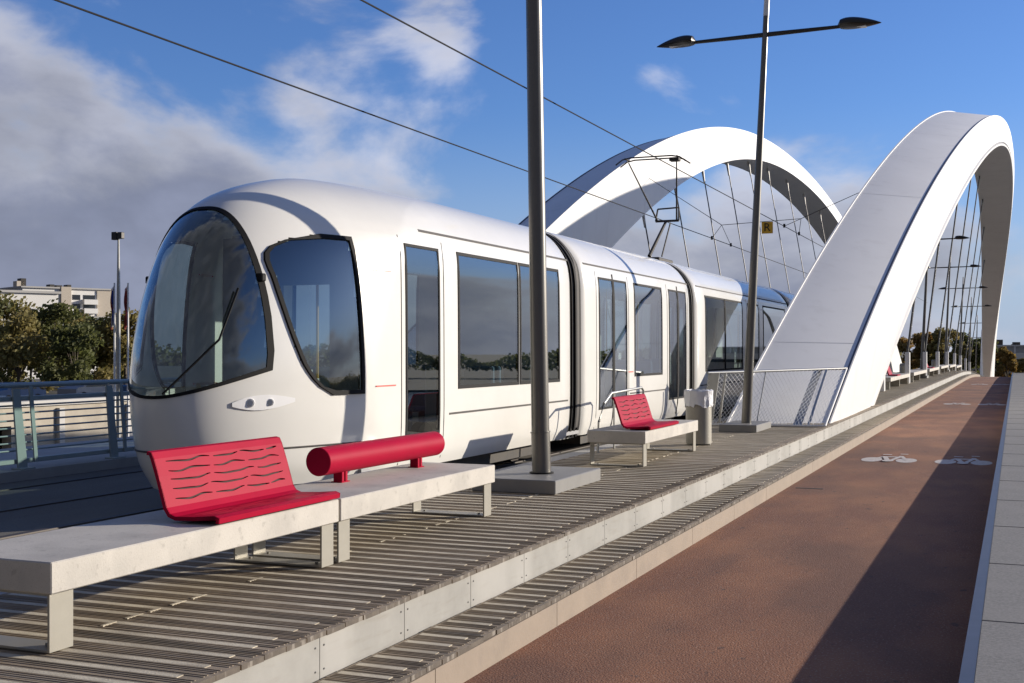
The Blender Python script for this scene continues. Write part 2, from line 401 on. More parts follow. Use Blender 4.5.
def seat_shell(y0,y1,p):
    """bent sheet seat: profile from front edge back and up, with wavy slots cut through"""
    # profile param v (metres along sheet)
    prof=[(BX1+.012,ZB+.012),(BX1+.016,ZB+.045),(BX1-.02,ZB+.058),(-4.60,ZB+.045),(-4.735,ZB+.04),(-4.775,ZB+.055),(-4.80,ZB+.09),(-4.855,ZB+.27),(-4.895,ZB+.385),(-4.915,ZB+.425),(-4.945,ZB+.432)]
    L=[0]
    for a,b in zip(prof,prof[1:]): L.append(L[-1]+math.dist(a,b))
    tot=L[-1]
    def P(v):
        v=max(0,min(tot,v))
        for k in range(len(L)-1):
            if v<=L[k+1]+1e-9:
                t=(v-L[k])/(L[k+1]-L[k]); return (lerp(prof[k][0],prof[k+1][0],t),lerp(prof[k][1],prof[k+1][1],t))
    W=y1-y0; NC=150
    vb=L[6]
    centres=[L[2]+.06+.052*i for i in range(4)]+[vb+.045+.060*i for i in range(5)]
    random.seed(3)
    ph=[random.uniform(0,6.28) for _ in centres]; br=[]
    for _ in centres:
        b=[0.06]; 
        while b[-1]<.93: b.append(b[-1]+random.uniform(.2,.36))
        br.append(b)
    def wave(i,s): return .0068*math.sin(s*W*2*math.pi/.42+ph[i]*.35)+.0025*math.sin(s*W*2*math.pi/.23+ph[i])
    def halfw(i,s):
        b=br[i]
        if s<b[0] or s>.95: return 0
        for a,c in zip(b,b[1:]):
            c=min(c,.95)
            if a<=s<=c:
                if c-a<.07: return 0
                q=(s-a)/(c-a)
                if q<.03 or q>.97: return 0
                return .0068*math.sin(math.pi*min(1,max(0,q)))**.5
        return 0
    rows=[('p',x) for x in L[:3]]
    rows=[]
    base=[x for x in L]
    # even rows
    allr=[(v,None,0) for v in base if all(abs(v-c)>.024 for c in centres)]
    k=0
    for i,c in enumerate(centres): allr+= [(c,i,-1),(c+1e-6,i,1)]
    for a,b in zip(centres,centres[1:]):
        if b-a<.07: allr.append(((a+b)/2,None,0))
    allr.sort(key=lambda t:t[0])
    nr=len(allr)
    def pt(i,j):
        v,ci,sg=allr[i]; s=j/NC
        if ci is not None: v=v+wave(ci,s)+sg*max(halfw(ci,s),.0002)
        x,z=P(v); return (x,y0+W*s,z)
    def skip(i,j):
        a,b=allr[i],allr[i+1]
        if a[1] is not None and a[1]==b[1]:
            return halfw(a[1],j/NC)>0 and halfw(a[1],(j+1)/NC)>0
        return False
    mb=MB(); mb.grid(pt,nr-1,NC,0,False,skip)
    o=build('seat_shell',mb,M['red'],p,fix=False)
    sd=o.modifiers.new('thickness','SOLIDIFY'); sd.thickness=.014; sd.offset=1
    # dark sheet added behind the slots so they look shaded
    mb=MB(); bk=[(x-.020 if k>=6 else x-.012*(k>3), max(z-.024 if k<6 else z-.004,ZB+.002)) for k,(x,z) in enumerate(prof)][2:-1]
    mb.grid(lambda i,j:(bk[i][0],(y0+.012,y1-.012)[j],bk[i][1]),len(bk)-1,1,0,False)
    build('liner',mb,M['redliner'],o,fix=False)
    # closed side cheeks
    for yy in (y0-.001,y1-.008+.001):
        mb=MB()
        front=prof; back=[(x-.0,z) for x,z in prof]
        pts=[(x,z) for x,z in prof]; pts2=[]
        for k,(x,z) in enumerate(prof):
            a=prof[max(k-1,0)];b=prof[min(k+1,len(prof)-1)]; dx,dz=b[0]-a[0],b[1]-a[1]; l=math.hypot(dx,dz)
            pts2.append((x+dz/l*-.024 if False else x-(-dz/l)*-.024, z-(dx/l)*-.024))
        # strip between sheet and its offset
        pts2=[(x,max(z,ZB+.001)) for x,z in pts2]
        for k in range(len(prof)-1):
            a,b,c,d=pts[k],pts[k+1],pts2[k+1],pts2[k]
            mb.add([(q[0],yy,q[1]) for q in (a,b,c,d)]+[(q[0],yy+.008,q[1]) for q in (a,b,c,d)],[(0,1,2,3),(7,6,5,4),(0,4,5,1),(1,5,6,2),(2,6,7,3),(3,7,4,0)])
        build('side_edge',mb,M['red'],o)
    # fixing feet between sheet and slab
    for yy in (y0+.15,y1-.2):
        mb=MB(); mb.box(-4.74,-4.50,yy,yy+.05,ZB,ZB+.03); build('fixing_foot',mb,M['red'],o)
    return o
def bolster(y0,y1,p,cx=-5.0):
    r=.112; zc=ZB+.188; mb=MB(); n=40
    prof=[(y0,0),(y0,r-.008),(y0+.003,r-.003),(y0+.008,r),(y1-.008,r),(y1-.003,r-.003),(y1,r-.008),(y1,0)]
    vs=[];fs=[]
    for (yy,rr) in prof:
        for k in range(n):
            a=2*math.pi*k/n; vs.append((cx+rr*math.cos(a),yy,zc+rr*math.sin(a)))
    for i in range(len(prof)-1):
        for k in range(n): fs.append((i*n+k,i*n+(k+1)%n,(i+1)*n+(k+1)%n,(i+1)*n+k))
    mb.add(vs[n*1:n*2],[tuple(range(n))]); mb.add(vs[n*6:n*7],[tuple(range(n))[::-1]])
    mb2=MB(); mb2.add(vs[n:7*n],[tuple(q-n for q in f) for f in fs[n:6*n]],0,True)
    mb2.v+=mb.v; 
    off=6*n
    mb2.f+=[tuple(q+off for q in f) for f in mb.f]; mb2.m+=mb.m; mb2.sm+=mb.sm
    o=build('backrest_roll',mb2,M['red'],p)
    for yy in (y0+.3,y1-.42):
        s=MB()
        for dy in (0,.055): s.bbox(cx-.04,cx+.04,yy+dy,yy+dy+.035,ZB,zc-r+.02,.003)
        s.bbox(cx-.05,cx+.05,yy-.02,yy+.11,ZB-.001,ZB+.008,.002)
        build('roll_support',s,M['red'],o)
    return o
G='stone slab benches along the timber deck'
b=thing('bench',(-4.83,6.2,ZD),'nearest pale stone bench, cut by the left edge, with wide red wavy-slotted seat','bench',G)
slab_mesh(4.78,7.585,b); leg_mesh(4.80,4.97,b); leg_mesh(7.40,7.56,b); seat_shell(6.15,7.575,b)
b=thing('bench',(-4.83,9.,ZD),'pale stone bench carrying a round red backrest roll, butted to the nearest bench','bench',G)
slab_mesh(7.61,10.40,b); leg_mesh(7.63,7.79,b); leg_mesh(10.22,10.38,b); bolster(8.24,10.3,b)
b=thing('bench',(-4.83,16.8,ZD),'pale stone bench with a small red wavy-slotted seat, beside the litter bin','bench',G)
slab_mesh(15.35,18.2,b); leg_mesh(15.37,15.52,b); leg_mesh(18.03,18.18,b); seat_shell(15.55,17.0,b)
# far row on the bridge
labs=['first pale bench seen through the near arch, with a red seat','second pale bench beyond the near arch between hangers','third pale bench beyond the near arch between hangers','fourth pale bench beyond the near arch between hangers','fifth pale bench near the crest between hangers','last pale bench at the crest, small beside the hangers']
for i,yb in enumerate((49.,60.6,72,83.5,95,106)):
    b=thing('bench',(-4.83,yb+4,ZD-drop(yb+4)),labs[i],'bench',G)
    L_=9. 
    mb=MB(); dz=drop(yb+4)
    mb.bbox(BX0,BX1,yb,yb+L_,ZB-.16-dz,ZB-dz,.01); build('slab',mb,M['stone'],b)
    for q in (.1,4.4,8.7):
        mb=MB(); mb.bbox(BX0+.05,BX1-.05,yb+q,yb+q+.15,ZD-dz,ZB-.16-dz,.004); build('leg_frame',mb,M['leg'],b)
    if i in (0,2):
        mb=MB(); mb.prism([(-4.44,ZB-dz),(-4.44,ZB+.05-dz),(-4.76,ZB+.05-dz),(-4.9,ZB+.43-dz),(-4.93,ZB+.43-dz),(-4.8,ZB-dz)],'y',yb+3,yb+4.4); build('seat_shell',mb,M['red'],b)

# ------------------------------------------------------------------ masts, lamps
def plinth(x0,x1,y0,y1,p,h=.15,dz=0):
    mb=MB(); mb.bbox(x0,x1,y0,y1,ZD-dz+.004,ZD+h-dz,.008); return build('plinth',mb,M['plinth'],p)
T=thing('overhead_line_mast',(-4.9,12.8,ZD),'tall thick grey mast on a low grey plinth behind the round-roll bench','mast')
plinth(-5.42,-4.46,12.08,13.6,T)
mb=MB(); mb.tube([(-4.88,12.78,ZD+.15),(-4.895,12.78,ZD+.60)],.105,28); mb.tube([(-4.895,12.78,ZD+.60),(-4.896,12.78,ZD+.615)],.112,28); mb.tube([(-4.896,12.78,ZD+.615),(-5.05,12.78,8.6)],[.10,.078],28); build('pole',mb,M['pole'],T)
mb=MB(); mb.tube([(-4.88,12.78,ZD+.151),(-4.88,12.78,ZD+.165)],.135,28); build('base_ring',mb,M['rubber'],T)
mb=MB(); mb.tube([(-5.03,12.78,7.3),(-10.6,12.78,7.9)],.04,10); mb.tube([(-5.04,12.78,8.3),(-8.,12.78,7.62)],.02,8); build('bracket_arm',mb,M['pole'],T)

def lamp(y,label):
    x=-4.72; dz=drop(y); T=thing('street_lamp',(x,y,ZD-dz),label,'street lamp','double armed street lamps along the timber deck')
    plinth(-5.1,-4.4,y-.35,y+1.1,T,.14,dz)
    z0=ZD+.14-dz; H=6.0-dz; lean=.36
    def ax(z): t=(z-z0)/(6.4-z0+dz); return (x+lean*t,y+.3+.1*t,z)
    mb=MB(); mb.tube([ax(z0),ax(z0+.9),ax(H+.30)],[.092,.088,.052],22); p=build('pole',mb,M['pole'],T)
    mb=MB(); mb.tube([ax(H+.30),ax(H+.95)],[.056,.050],16); build('pole_tip',mb,M['polewhite'],T)
    c=Vector(ax(H-.05))
    for s in (-1,1):
        d=Vector((s*math.cos(R(2)),-s*.0,s*math.sin(R(.7)) )) 
        ab=MB(); ab.tube([c,c+d*1.38],[.045,.032],10); arm=build('arm',ab,M['lampblack'],T)
        # teardrop head
        hb=MB(); n=16; N=14; Lh=.78
        def hp(i,j):
            t=i/N; w=.185*math.sin(math.pi*min(1,(t*.96+.04))**.62)**.75 if 0<t<1 else .012
            a=2*math.pi*j/n
            yy=w*math.cos(a)*1.05; zz=w*math.sin(a); zz=zz*.75 if zz>0 else zz*.38
            q=c+d*(1.33+Lh*t)
            return (q.x,q.y+yy,q.z+zz+.02-.03*t)
        hb.grid(hp,N,n,0,True); hd=build('lamp_head',hb,M['lampblack'],T)
        lb=MB(); q=c+d*(1.33+Lh*.5); lb.bbox(q.x-.13,q.x+.13,q.y-.08,q.y+.08,q.z-.055,q.z-.035,.006); build('lens',lb,M['lens'],hd)
    return T
lamp(22.9,'nearest double-armed street lamp, in front of the foot of the near arch')
for y,l in ((69.5,'double-armed lamp with topmost arm seen through the near arch'),(93,'double-armed lamp with second highest arm through the near arch'),(117,'double-armed lamp with third highest arm through the near arch'),(141,'fourth small double-armed lamp arm down through the arch'),(165,'fifth small double-armed lamp arm down through the arch'),(187,'lowest and farthest double-armed lamp at the arch far leg')):
    lamp(y,l)

# litter bin
def bin_(x,y,label,bag=True,dz=0):
    T=thing('litter_bin',(x,y,ZD-dz),label,'litter bin','litter bins on the timber deck')
    mb=MB(); mb.tube([(x,y,ZD+.03-dz),(x,y,ZD+.80-dz)],.205,32,cap=True); build('drum',mb,M['leg'],T)
    mb=MB()
    for s in (-1,1): mb.bbox(x-.19,x+.19,y+s*.03-.01 if False else y-.02,y+.02,ZD-dz,ZD+.04-dz,.004)
    build('foot',mb,M['steel'],T)
    if bag:
        n=48; random.seed(11); N=5
        rn=[[random.uniform(-.012,.012) for _ in range(n)] for _ in range(N+1)]
        zs=[.62,.70,.79,.865,.885,.80]; rs=[.222,.222,.226,.228,.20,.17]
        def P(i,j):
            j=j%n; r=rs[i]+rn[i][j]; z=zs[i]+(rn[i][j]*3 if i in(0,) else rn[i][j]); a=2*math.pi*j/n
            return (x+r*math.cos(a),y+r*math.sin(a),ZD+z-dz)
        mb=MB(); mb.grid(P,N,n,0,False); build('bag',mb,M['bag'],T)
    else:
        mb=MB(); mb.tube([(x,y,ZD+.8-dz),(x,y,ZD+.9-dz)],[.21,.17],20); build('lid',mb,M['plinth'],T)
bin_(-4.70,19.35,'round steel litter bin lined with a white plastic bag, beside the red-seat bench')
bin_(-4.8,59.6,'small grey litter bin beyond the first far bench, through the arch',False)
bin_(-4.8,82.9,'small grey litter bin between far benches near the crest',False)

# cable-net fence at the foot of the near arch
T=thing('net_fence',(-4.6,25.2,ZD),'waist-high guard fence with white cable net in front of the arch foot','fence')
tl,tr=Vector((-5.72,24.3,-.46)),Vector((-3.42,27.6,-.40)); bl,brr=Vector((-5.80,24.3,ZD+.03)),Vector((-3.46,24.6,ZD+.03))
mb=MB(); mb.tube([tl,tr],.03,12); build('top_rail',mb,M['steel'],T)
mb=MB(); mb.tube([bl,brr],.02,10); mb.tube([brr,tr],.022,10); build('bottom_rail',mb,M['arch'],T)
def plate(a,b,w,t,nm='post'):
    a=Vector(a);b=Vector(b);mb=MB(); y=Vector((0,t/2,0)); x=Vector((w/2,0,0))
    vs=[a-x-y,a+x-y,a+x+y,a-x+y,b-x-y,b+x-y,b+x+y,b-x+y]
    mb.add(vs,[(0,3,2,1),(4,5,6,7),(0,1,5,4),(1,2,6,5),(2,3,7,6),(3,0,4,7)]); return build(nm,mb,M['steel'],T)
plate(bl+Vector((.05,.06,0)),tl+Vector((.12,.06,0)),.22,.03)
plate(bl+Vector((.30,.06,0)),tl+Vector((.35,.06,0)),.04,.03)
m1=bl.lerp(brr,.82);m2=tl.lerp(tr,.80)
plate(m1+Vector((-.12,.06,0)),m2+Vector((-.05,.06,0)),.17,.03); plate(m1+Vector((.1,.06,0)),m2+Vector((.12,.06,0)),.05,.04)
plate(bl.lerp(brr,.44),tl.lerp(tr,.40),.02,.02)
mb=MB(); NX=34; NZ=18
def NP(a,b): return (bl.lerp(brr,a)).lerp(tl.lerp(tr,a),b)
for i in range(-NZ,NX):
    pa=None; pts=[]
    for k in range(NZ+1):
        a=(i+k*.62)/NX; b=k/NZ
        if 0<=a<=1: pts.append(NP(a,b))
    if len(pts)>1: mb.tube(pts,.0042,4,cap=False)
for i in range(0,NX+NZ):
    pts=[]
    for k in range(NZ+1):
        a=(i-k*.62)/NX; b=k/NZ
        if 0<=a<=1: pts.append(NP(a,b))
    if len(pts)>1: mb.tube(pts,.0042,4,cap=False)
build('cable_net',mb,M['arch'],T)
# thin grey hoop rail behind the small red seat
T=thing('hoop_rail',(-5.75,17.6,ZD),'thin grey hoop handrail behind the small red seat, next to the tram','handrail')
mb=MB(); pts=[(-5.72,17.3,ZD),(-5.72,17.35,ZD+.45),(-5.72,17.6,ZD+.72),(-5.72,17.95,ZD+.86),(-5.72,19.6,ZD+.90),(-5.72,19.7,ZD+.85),(-5.72,19.7,ZD)]
mb.tube(pts,.02,10); build('rail_tube',mb,M['steel'],T)
mb=MB(); mb.tube([(-5.72,18.1,ZD),(-5.72,18.1,ZD+.86)],.016,8); build('post',mb,M['steel'],T)

# far railing with many thin bars
T=thing('railing',(-11.95,6,ZD),'grey-green metal railing with horizontal bars along the far walkway','railing')
XR=-11.95
mb=MB(); mb.tube([(XR,-8,-.455),(XR,24,-.455)],.035,12); build('handrail',mb,M['railing'],T)
mb=MB(); mb.bbox(XR-.05,XR+.03,-8,24,-.66,-.60,.006); build('upper_rail',mb,M['railing'],T)
mb=MB(); mb.bbox(XR-.05,XR+.03,-8,24,-1.47,-1.41,.006); build('lower_rail',mb,M['railing'],T)
for k in range(7):
    z=-.72-.097*k; mb=MB(); mb.tube([(XR-.02,-8,z),(XR-.02,24,z)],.012,8); build('bar',mb,M['railing'],T)
y=-7.
while y<24:
    mb=MB(); mb.prism([(y-.0,ZD-.02),(y+.16,ZD-.02),(y+.02,-.5),(y-.10,-.5)],'x',XR+.04,XR+.065)
    mb.prism([(y+.30,ZD+.05),(y+.36,ZD+.05),(y+.26,-.47),(y+.20,-.47)],'x',XR+.03,XR+.05)
    mb.bbox(XR+.0,XR+.16,y-.06,y+.2,ZD-.02,ZD+.0,.004); build('post',mb,M['railing'],T); y+=1.75

# ------------------------------------------------------------------ tram
XT=-7.6
YN=[(-1.37,9.5),(-1.1,9.32),(-.7,9.22),(-.3,9.2),(0,9.24),(.4,9.35),(.8,9.52),(1.1,9.7),(1.35,9.92),(1.55,10.2),(1.7,10.55),(1.85,11.1),(1.95,11.7),(2.0,12.6)]
WZ=[(-1.37,1.12),(-1.2,1.17),(-.9,1.195),(-.4,1.2),(1.0,1.19),(1.25,1.165),(1.39,1.13),(1.5,1.07),(1.62,.985),(1.74,.87),(1.85,.71),(1.93,.52),(1.975,.3),(2.0,0)]
YN=[(z,y+.32) for z,y in YN]
def catmull(tab,x):
    n=len(tab)
    if x<=tab[0][0]: return tab[0][1]
    if x>=tab[-1][0]: return tab[-1][1]
    for i in range(n-1):
        if x<=tab[i+1][0]:
            x0,y0=tab[i];x1,y1=tab[i+1]
            def sl(k):
                a=tab[max(k-1,0)];b=tab[min(k+1,n-1)];return (b[1]-a[1])/(b[0]-a[0])
            h=x1-x0;t=(x-x0)/h;m0=sl(i)*h;m1=sl(i+1)*h
            return (2*t**3-3*t*t+1)*y0+(t**3-2*t*t+t)*m0+(-2*t**3+3*t*t)*y1+(t**3-t*t)*m1
def gw(y):
    y=max(0,min(1,y)); return y**(.44-.10*y) if y>0 else 0
LN=2.25
def half(Y,z): return catmull(WZ,z)*gw((Y-catmull(YN,z))/LN)
def nose_pt(q,z,side,off=0.):
    """point on the nose surface at lateral fraction q (0..1), height z"""
    q=min(max(q,0),.9999)
    lo,hi=0.,1.
    for _ in range(40):
        m=(lo+hi)/2
        if gw(m)<q: lo=m
        else: hi=m
    return Vector((XT+side*catmull(WZ,z)*q, catmull(YN,z)+LN*lo, z))
def zrows():
    zs=[]; z=-1.37
    while z<1.3: zs.append(round(z,3)); z+=.045
    zs+= [-.98,-.46,1.2,1.3,1.39,1.44,1.5,1.56,1.62,1.68,1.74,1.8,1.85,1.89,1.93,1.955,1.975,1.99,2.0]
    zs=sorted(set(zs)); out=[zs[0]]
    for z in zs[1:]:
        if z-out[-1]<.012:
            if z in (-.98,-.46,1.2,1.3): out[-1]=z
        else: out.append(z)
    return out
ZR=zrows()
TR=thing('tram',(XT,24,ZT),'long white articulated tram with arched dark windscreen and tinted windows','tram')
YF=[(-.45,11.05),(-.38,10.88),(-.2,10.70),(0,10.60),(.3,10.50),(.7,10.42),(1.0,10.42),(1.15,10.75),(1.2,11.1)]
YF=[(z,y+.05) for z,y in YF]
def wtop(q):
    r=min(1,abs(q)/.665); return -.19+1.63*(1-r**2.6)**(1/1.75)
def wbot(q): return -.19-.27*(1-min(1,(abs(q)/.665))**2)
WINS={0:[(13.88,15.85),(15.93,17.5)],1:[(21.5,23.35)],2:[(27.0,28.96),(29.04,31.0),(33.8,37.2)],3:[(39.6,41.9),(42,44.5)]}
DOORS={0:[(12.46,13.32)],1:[(19.45,20.19),(20.27,21.0)],2:[(31.7,32.36),(32.44,33.1)],3:[]}
DOORS[1]+=[(23.9,24.54),(24.62,25.25)]
def is_open(k,y,z):
    if z>1.2 or z<-.98: return False
    if z>-.46 and any(a<y<b for a,b in WINS[k]): return True
    return any(a<y<b for a,b in DOORS[k])
def cols(k,y0,y1):
    c=set([y0,y1]);
    for a,b in WINS[k]+DOORS[k]: c.add(a); c.add(b)
    return sorted(c)
mb=MB(); NQ=52; CF=cols(0,12.46,18.1-.12)+[18.1]
def outline(z):
    pts=[]; ys=max(12.46,catmull(YN,z)+LN)
    for s in (-1,1):
        h_=[]
        for i in range(NQ+1):
            t=(i/NQ)**2.4; y=lerp(catmull(YN,z),ys,t); h_.append((XT+s*half(y,z),y,z))
        for c in CF[1:]:
            y=ys+(18.1-ys)*(c-12.46)/(18.1-12.46)
            if z<=1.3: y=c if ys<=12.4601 else y
            h_.append((XT+s*max(0,catmull(WZ,z)-(.04 if c==18.1 else 0)),y,z))
        pts= h_[::-1] if s<0 else pts+h_[1:]
    return pts
outs=[outline(z) for z in ZR]; n=len(outs[0])
def open_front(i,j):
    a,b,c,d=outs[i][j],outs[i+1][j],outs[i+1][j+1],outs[i][j+1]
    x=(a[0]+b[0]+c[0]+d[0])/4;y=(a[1]+b[1]+c[1]+d[1])/4;z=(a[2]+c[2])/2
    if y>12.4: return is_open(0,y,z)
    q=abs(x-XT)/catmull(WZ,z); g=.018
    if q<.665-g and y<11.2 and wbot(q)+g<z<wtop(q*1.03)-g*1.3: return True
    return -.45+g<z<1.2-g and catmull(YF,z)+.0+g<y<11.53-g
mb.grid(lambda i,j:outs[i][j],len(ZR)-1,n-1,0,True,open_front)
for i in range(len(ZR)-1): mb.add([outs[i][0],outs[i][-1],outs[i+1][-1],outs[i+1][0]],[(0,1,2,3)],1)
mb.add(outs[0],[tuple(range(n))],1)
build('front_body',mb,[M['white'],M['interior']],TR)
def body(k,y0,y1):
    mb=MB(); inner=[c for c in cols(k,y0,y1) if y0<c<y1]
    ys=[(y0,.93),(y0+.05,.975),(y0+.14,1.)]+[(c,1.) for c in inner]+[(y1-.14,1.),(y1-.05,.975),(y1,.93)]
    m=len(ZR); nn=len(ys)-1
    def P(i,j):
        if j<m: s_,z=1,ZR[j]
        else: s_,z=-1,ZR[2*m-1-j]
        y,kk=ys[i]; w=max(0,catmull(WZ,z)-(1-kk)*.9)
        return (XT+s_*w,y,z)
    def sk(i,j):
        if j==m-1: return False
        z=(P(i,j)[2]+P(i,j+1)[2])/2; y=(ys[i][0]+ys[i+1][0])/2
        return is_open(k,y,z)
    mb.grid(P,nn,2*m-1,0,True,sk)
    i=nn
    if k==3: mb.add([P(i,j) for j in range(2*m)],[tuple(range(2*m))],1)
    for i in range(nn): mb.add([P(i,0),P(i+1,0),P(i+1,2*m-1),P(i,2*m-1)],[(0,1,2,3)],1)
    return build('body_section',mb,[M['white'],M['interior']],TR)
mods=[(18.66,25.66),(26.22,38.0),(38.6,45.5)]
for k,(a,b_) in enumerate(mods): body(k+1,a,b_)
for a,b_ in ((18.0,18.76),(25.58,26.3),(37.9,38.7)):
    mb=MB()
    for q in range(9):
        ya=a+(b_-a)*q/9; k=.955 if q%2 else .925
        prof=[(XT+s*catmull(WZ,z)*k,z-.015) for s,zz in ((1,ZR),(-1,ZR[::-1])) for z in zz]
        yb=ya+(b_-a)/9; k2=.925 if q%2 else .955
        np_=len(prof); pr2=[(XT+(x-XT)/k*k2,z) for x,z in prof]
        mb.grid(lambda i,j:((prof[i%np_][0],(ya,yb)[j],prof[i%np_][1]) if j<2 else (pr2[i%np_][0],yb,pr2[i%np_][1])),np_,2,0,False)
    build('bellows',mb,M['rubber'],TR)
    mb=MB(); pr=[(XT+s*catmull(WZ,z)*.88,z-.04) for s,zz in ((1,ZR),(-1,ZR[::-1])) for z in zz]
    mb.grid(lambda i,j:(pr[i%len(pr)][0],(a,b_)[j],pr[i%len(pr)][1]),len(pr),1,0,False); build('gangway_lining',mb,M['interior'],TR)
    mb=MB()
    prof=[(XT+s*(catmull(WZ,z)*1.0+.004),z+.01) for s,zz in ((1,ZR[3:]),(-1,ZR[3:][::-1])) for z in zz]
    N_=len(prof); yc=(a+b_)/2
    mb.grid(lambda i,j:(prof[i][0],yc-.05+.1*j,prof[i][1]),N_-1,1,0,True)
    build('joint_ring',mb,M['dark'],TR)

def side_patch(nm,fy0,fy1,z0,z1,mt,side,off=.008,nz=14,ny=8,parent=None,lab=None):
    """thin panel following the body side; fy0/fy1 are functions or numbers giving the ends at height z"""
    f0=fy0 if callable(fy0) else (lambda z:fy0); f1=fy1 if callable(fy1) else (lambda z:fy1)
    mb=MB()
    def P(i,j,o=off):
        z=lerp(z0,z1,i/nz); y=lerp(f0(z),f1(z),j/ny)
        w=half(y,z) if y<13.2 else catmull(WZ,z)
        return (XT+side*(w+o),y,z)
    mb.grid(lambda i,j:P(i,j),nz,ny,0,True)
    B=[P(0,j) for j in range(ny+1)]; 
    loop=[(0,j) for j in range(ny+1)]+[(i,ny) for i in range(1,nz+1)]+[(nz,j) for j in range(ny-1,-1,-1)]+[(i,0) for i in range(nz-1,0,-1)]
    m=len(loop)
    mb.add([P(i,j) for i,j in loop]+[P(i,j,-.02) for i,j in loop],[(k,(k+1)%m,(k+1)%m+m,k+m) for k in range(m)])
    return build(nm,mb,mt,parent or TR,fix=True)
def ring(nm,inner,outer,mt,side,off,parent):
    """flat seal between two closed loops given as (y,z) lists"""
    mb=MB(); m=len(inner)
    def S(p,o):
        y,z=p; w=half(y,z) if y<12.46 else catmull(WZ,z); return (XT+side*(w+o),y,z)
    L=[[S(p,-.03) for p in inner],[S(p,off) for p in inner],[S(p,off) for p in outer],[S(p,-.01) for p in outer]]
    mb.grid(lambda i,j:L[i][j%m],3,m,0,False)
    return build(nm,mb,mt,parent)
def rect_loop(y0,y1,z0,z1,n=8):
    return [(lerp(y0,y1,k/3),z0) for k in range(3)]+[(y1,lerp(z0,z1,k/n)) for k in range(n)]+[(lerp(y1,y0,k/3),z1) for k in range(3)]+[(y0,lerp(z1,z0,k/n)) for k in range(n)]
for side in (1,-1):
    def cl(e,o):
        zs=[-.45+1.65*k/22 for k in range(23)]
        L=[]
        for z in zs: L.append((catmull(YF,z)-e,z if 0 else z))
        front=[(catmull(YF,z)-e+(0 if -.45<z<1.2 else 0),min(max(z,-.45),1.2)) for z in zs]
        front[0]=(front[0][0],-.45-e); front[-1]=(front[-1][0],1.2+e)
        return front+[(lerp(front[-1][0],11.53+e,k/5),1.2+e) for k in range(1,5)]+[(11.53+e,lerp(1.2+e,-.45-e,k/12)) for k in range(13)]+[(lerp(11.53+e,front[0][0],k/4),-.45-e) for k in range(1,4)]
    f=ring('side_window',cl(-.028,0),cl(.016,0),M['rubber'],side,.022,TR)
    side_patch('pane',lambda z:catmull(YF,z)+.0,11.53,-.44,1.19,M['glass'],side,.004,22,10,f)
    for k in range(4):
        for y0,y1 in WINS[k]:
            f=ring('window',rect_loop(y0+.022,y1-.022,-.438,1.178),rect_loop(y0-.02,y1+.02,-.48,1.22),M['rubber'],side,.010,TR)
            side_patch('pane',y0,y1,-.46,1.2,M['glass'],side,.003,12,2,f)
        for y0,y1 in DOORS[k]:
            f=ring('door',rect_loop(y0+.02,y1-.02,-.96,1.18),rect_loop(y0-.015,y1+.015,-.995,1.215),M['rubber'],side,.010,TR)
            side_patch('door_glass',y0,y1,-.98,1.2,M['glass'],side,.003,12,2,f)
    for ym in (20.23,24.58,32.4): side_patch('door_seal',ym-.02,ym+.02,-1.3,1.3,M['rubber'],side,.012,12,1)
    for ym in (12.34,13.45,19.3,21.12,23.75,25.4,31.56,33.22): side_patch('door_seal',ym-.006,ym+.006,-1.3,1.3,M['rubber'],side,.004,12,1)
    # roof groove line and skirt line
    for a,b_ in ((12.9,18.05),(18.8,25.6),(26.35,37.9),(38.7,45.4)):
        side_patch('roof_groove',a,b_,1.385,1.415,M['dark'],side,.004,2,2)
    for a,b_ in ((13.6,17.9),(21.2,23.6),(26.5,31.5),(33.3,37.7)):
        side_patch('skirt_groove',a,b_,-.79,-.765,M['dark'],side,.004,2,2)
    side_patch('red_stripe',11.75,12.1,.86,.875,M['redmark'],side,.006,2,2); side_patch('red_stripe',11.75,12.2,-.40,-.385,M['redmark'],side,.006,2,2)
    side_patch('red_stripe',21.1,21.4,-.40,-.38,M['redmark'],side,.006,2,2)
# windscreen
def wpt(q,z,o,s_=None):
    s_=1 if q>=0 else -1
    nrm=Vector((s_*abs(q)*1.2,-1*(1-abs(q))-.25,.15+.25*max(0,z))).normalized()
    return nose_pt(abs(q),z,s_)+nrm*o
def wloop(g,N=44):
    Q=.66+g*.8
    bot=[(q,wbot(q*.66/Q)-g) for q in [(-1+2*i/N)*Q for i in range(N+1)]]
    top=[(q,wtop(q*.66/Q)+g*1.1) for q in [(-1+2*i/N)*Q for i in range(N+1)]][::-1]
    return bot+top
mb=MB(); wi,wo=wloop(-.022),wloop(.008); m_=len(wi)
LL=[[wpt(q,z,-.02) for q,z in wi],[wpt(q,z,.016) for q,z in wi],[wpt(q,z,.016) for q,z in wo],[wpt(q,z,-.01) for q,z in wo]]
mb.grid(lambda i,j:LL[i][j%m_],3,m_,0,True); ws=build('windscreen',mb,M['rubber'],TR)
mb=MB(); NW,KW=44,24
def WP(i,j):
    q=(-1+2*i/NW)*.66; return wpt(q,lerp(wbot(q),wtop(q),j/KW),.006)
mb.grid(WP,NW,KW,0,True); build('windscreen_glass',mb,M['glass'],ws,fix=False)
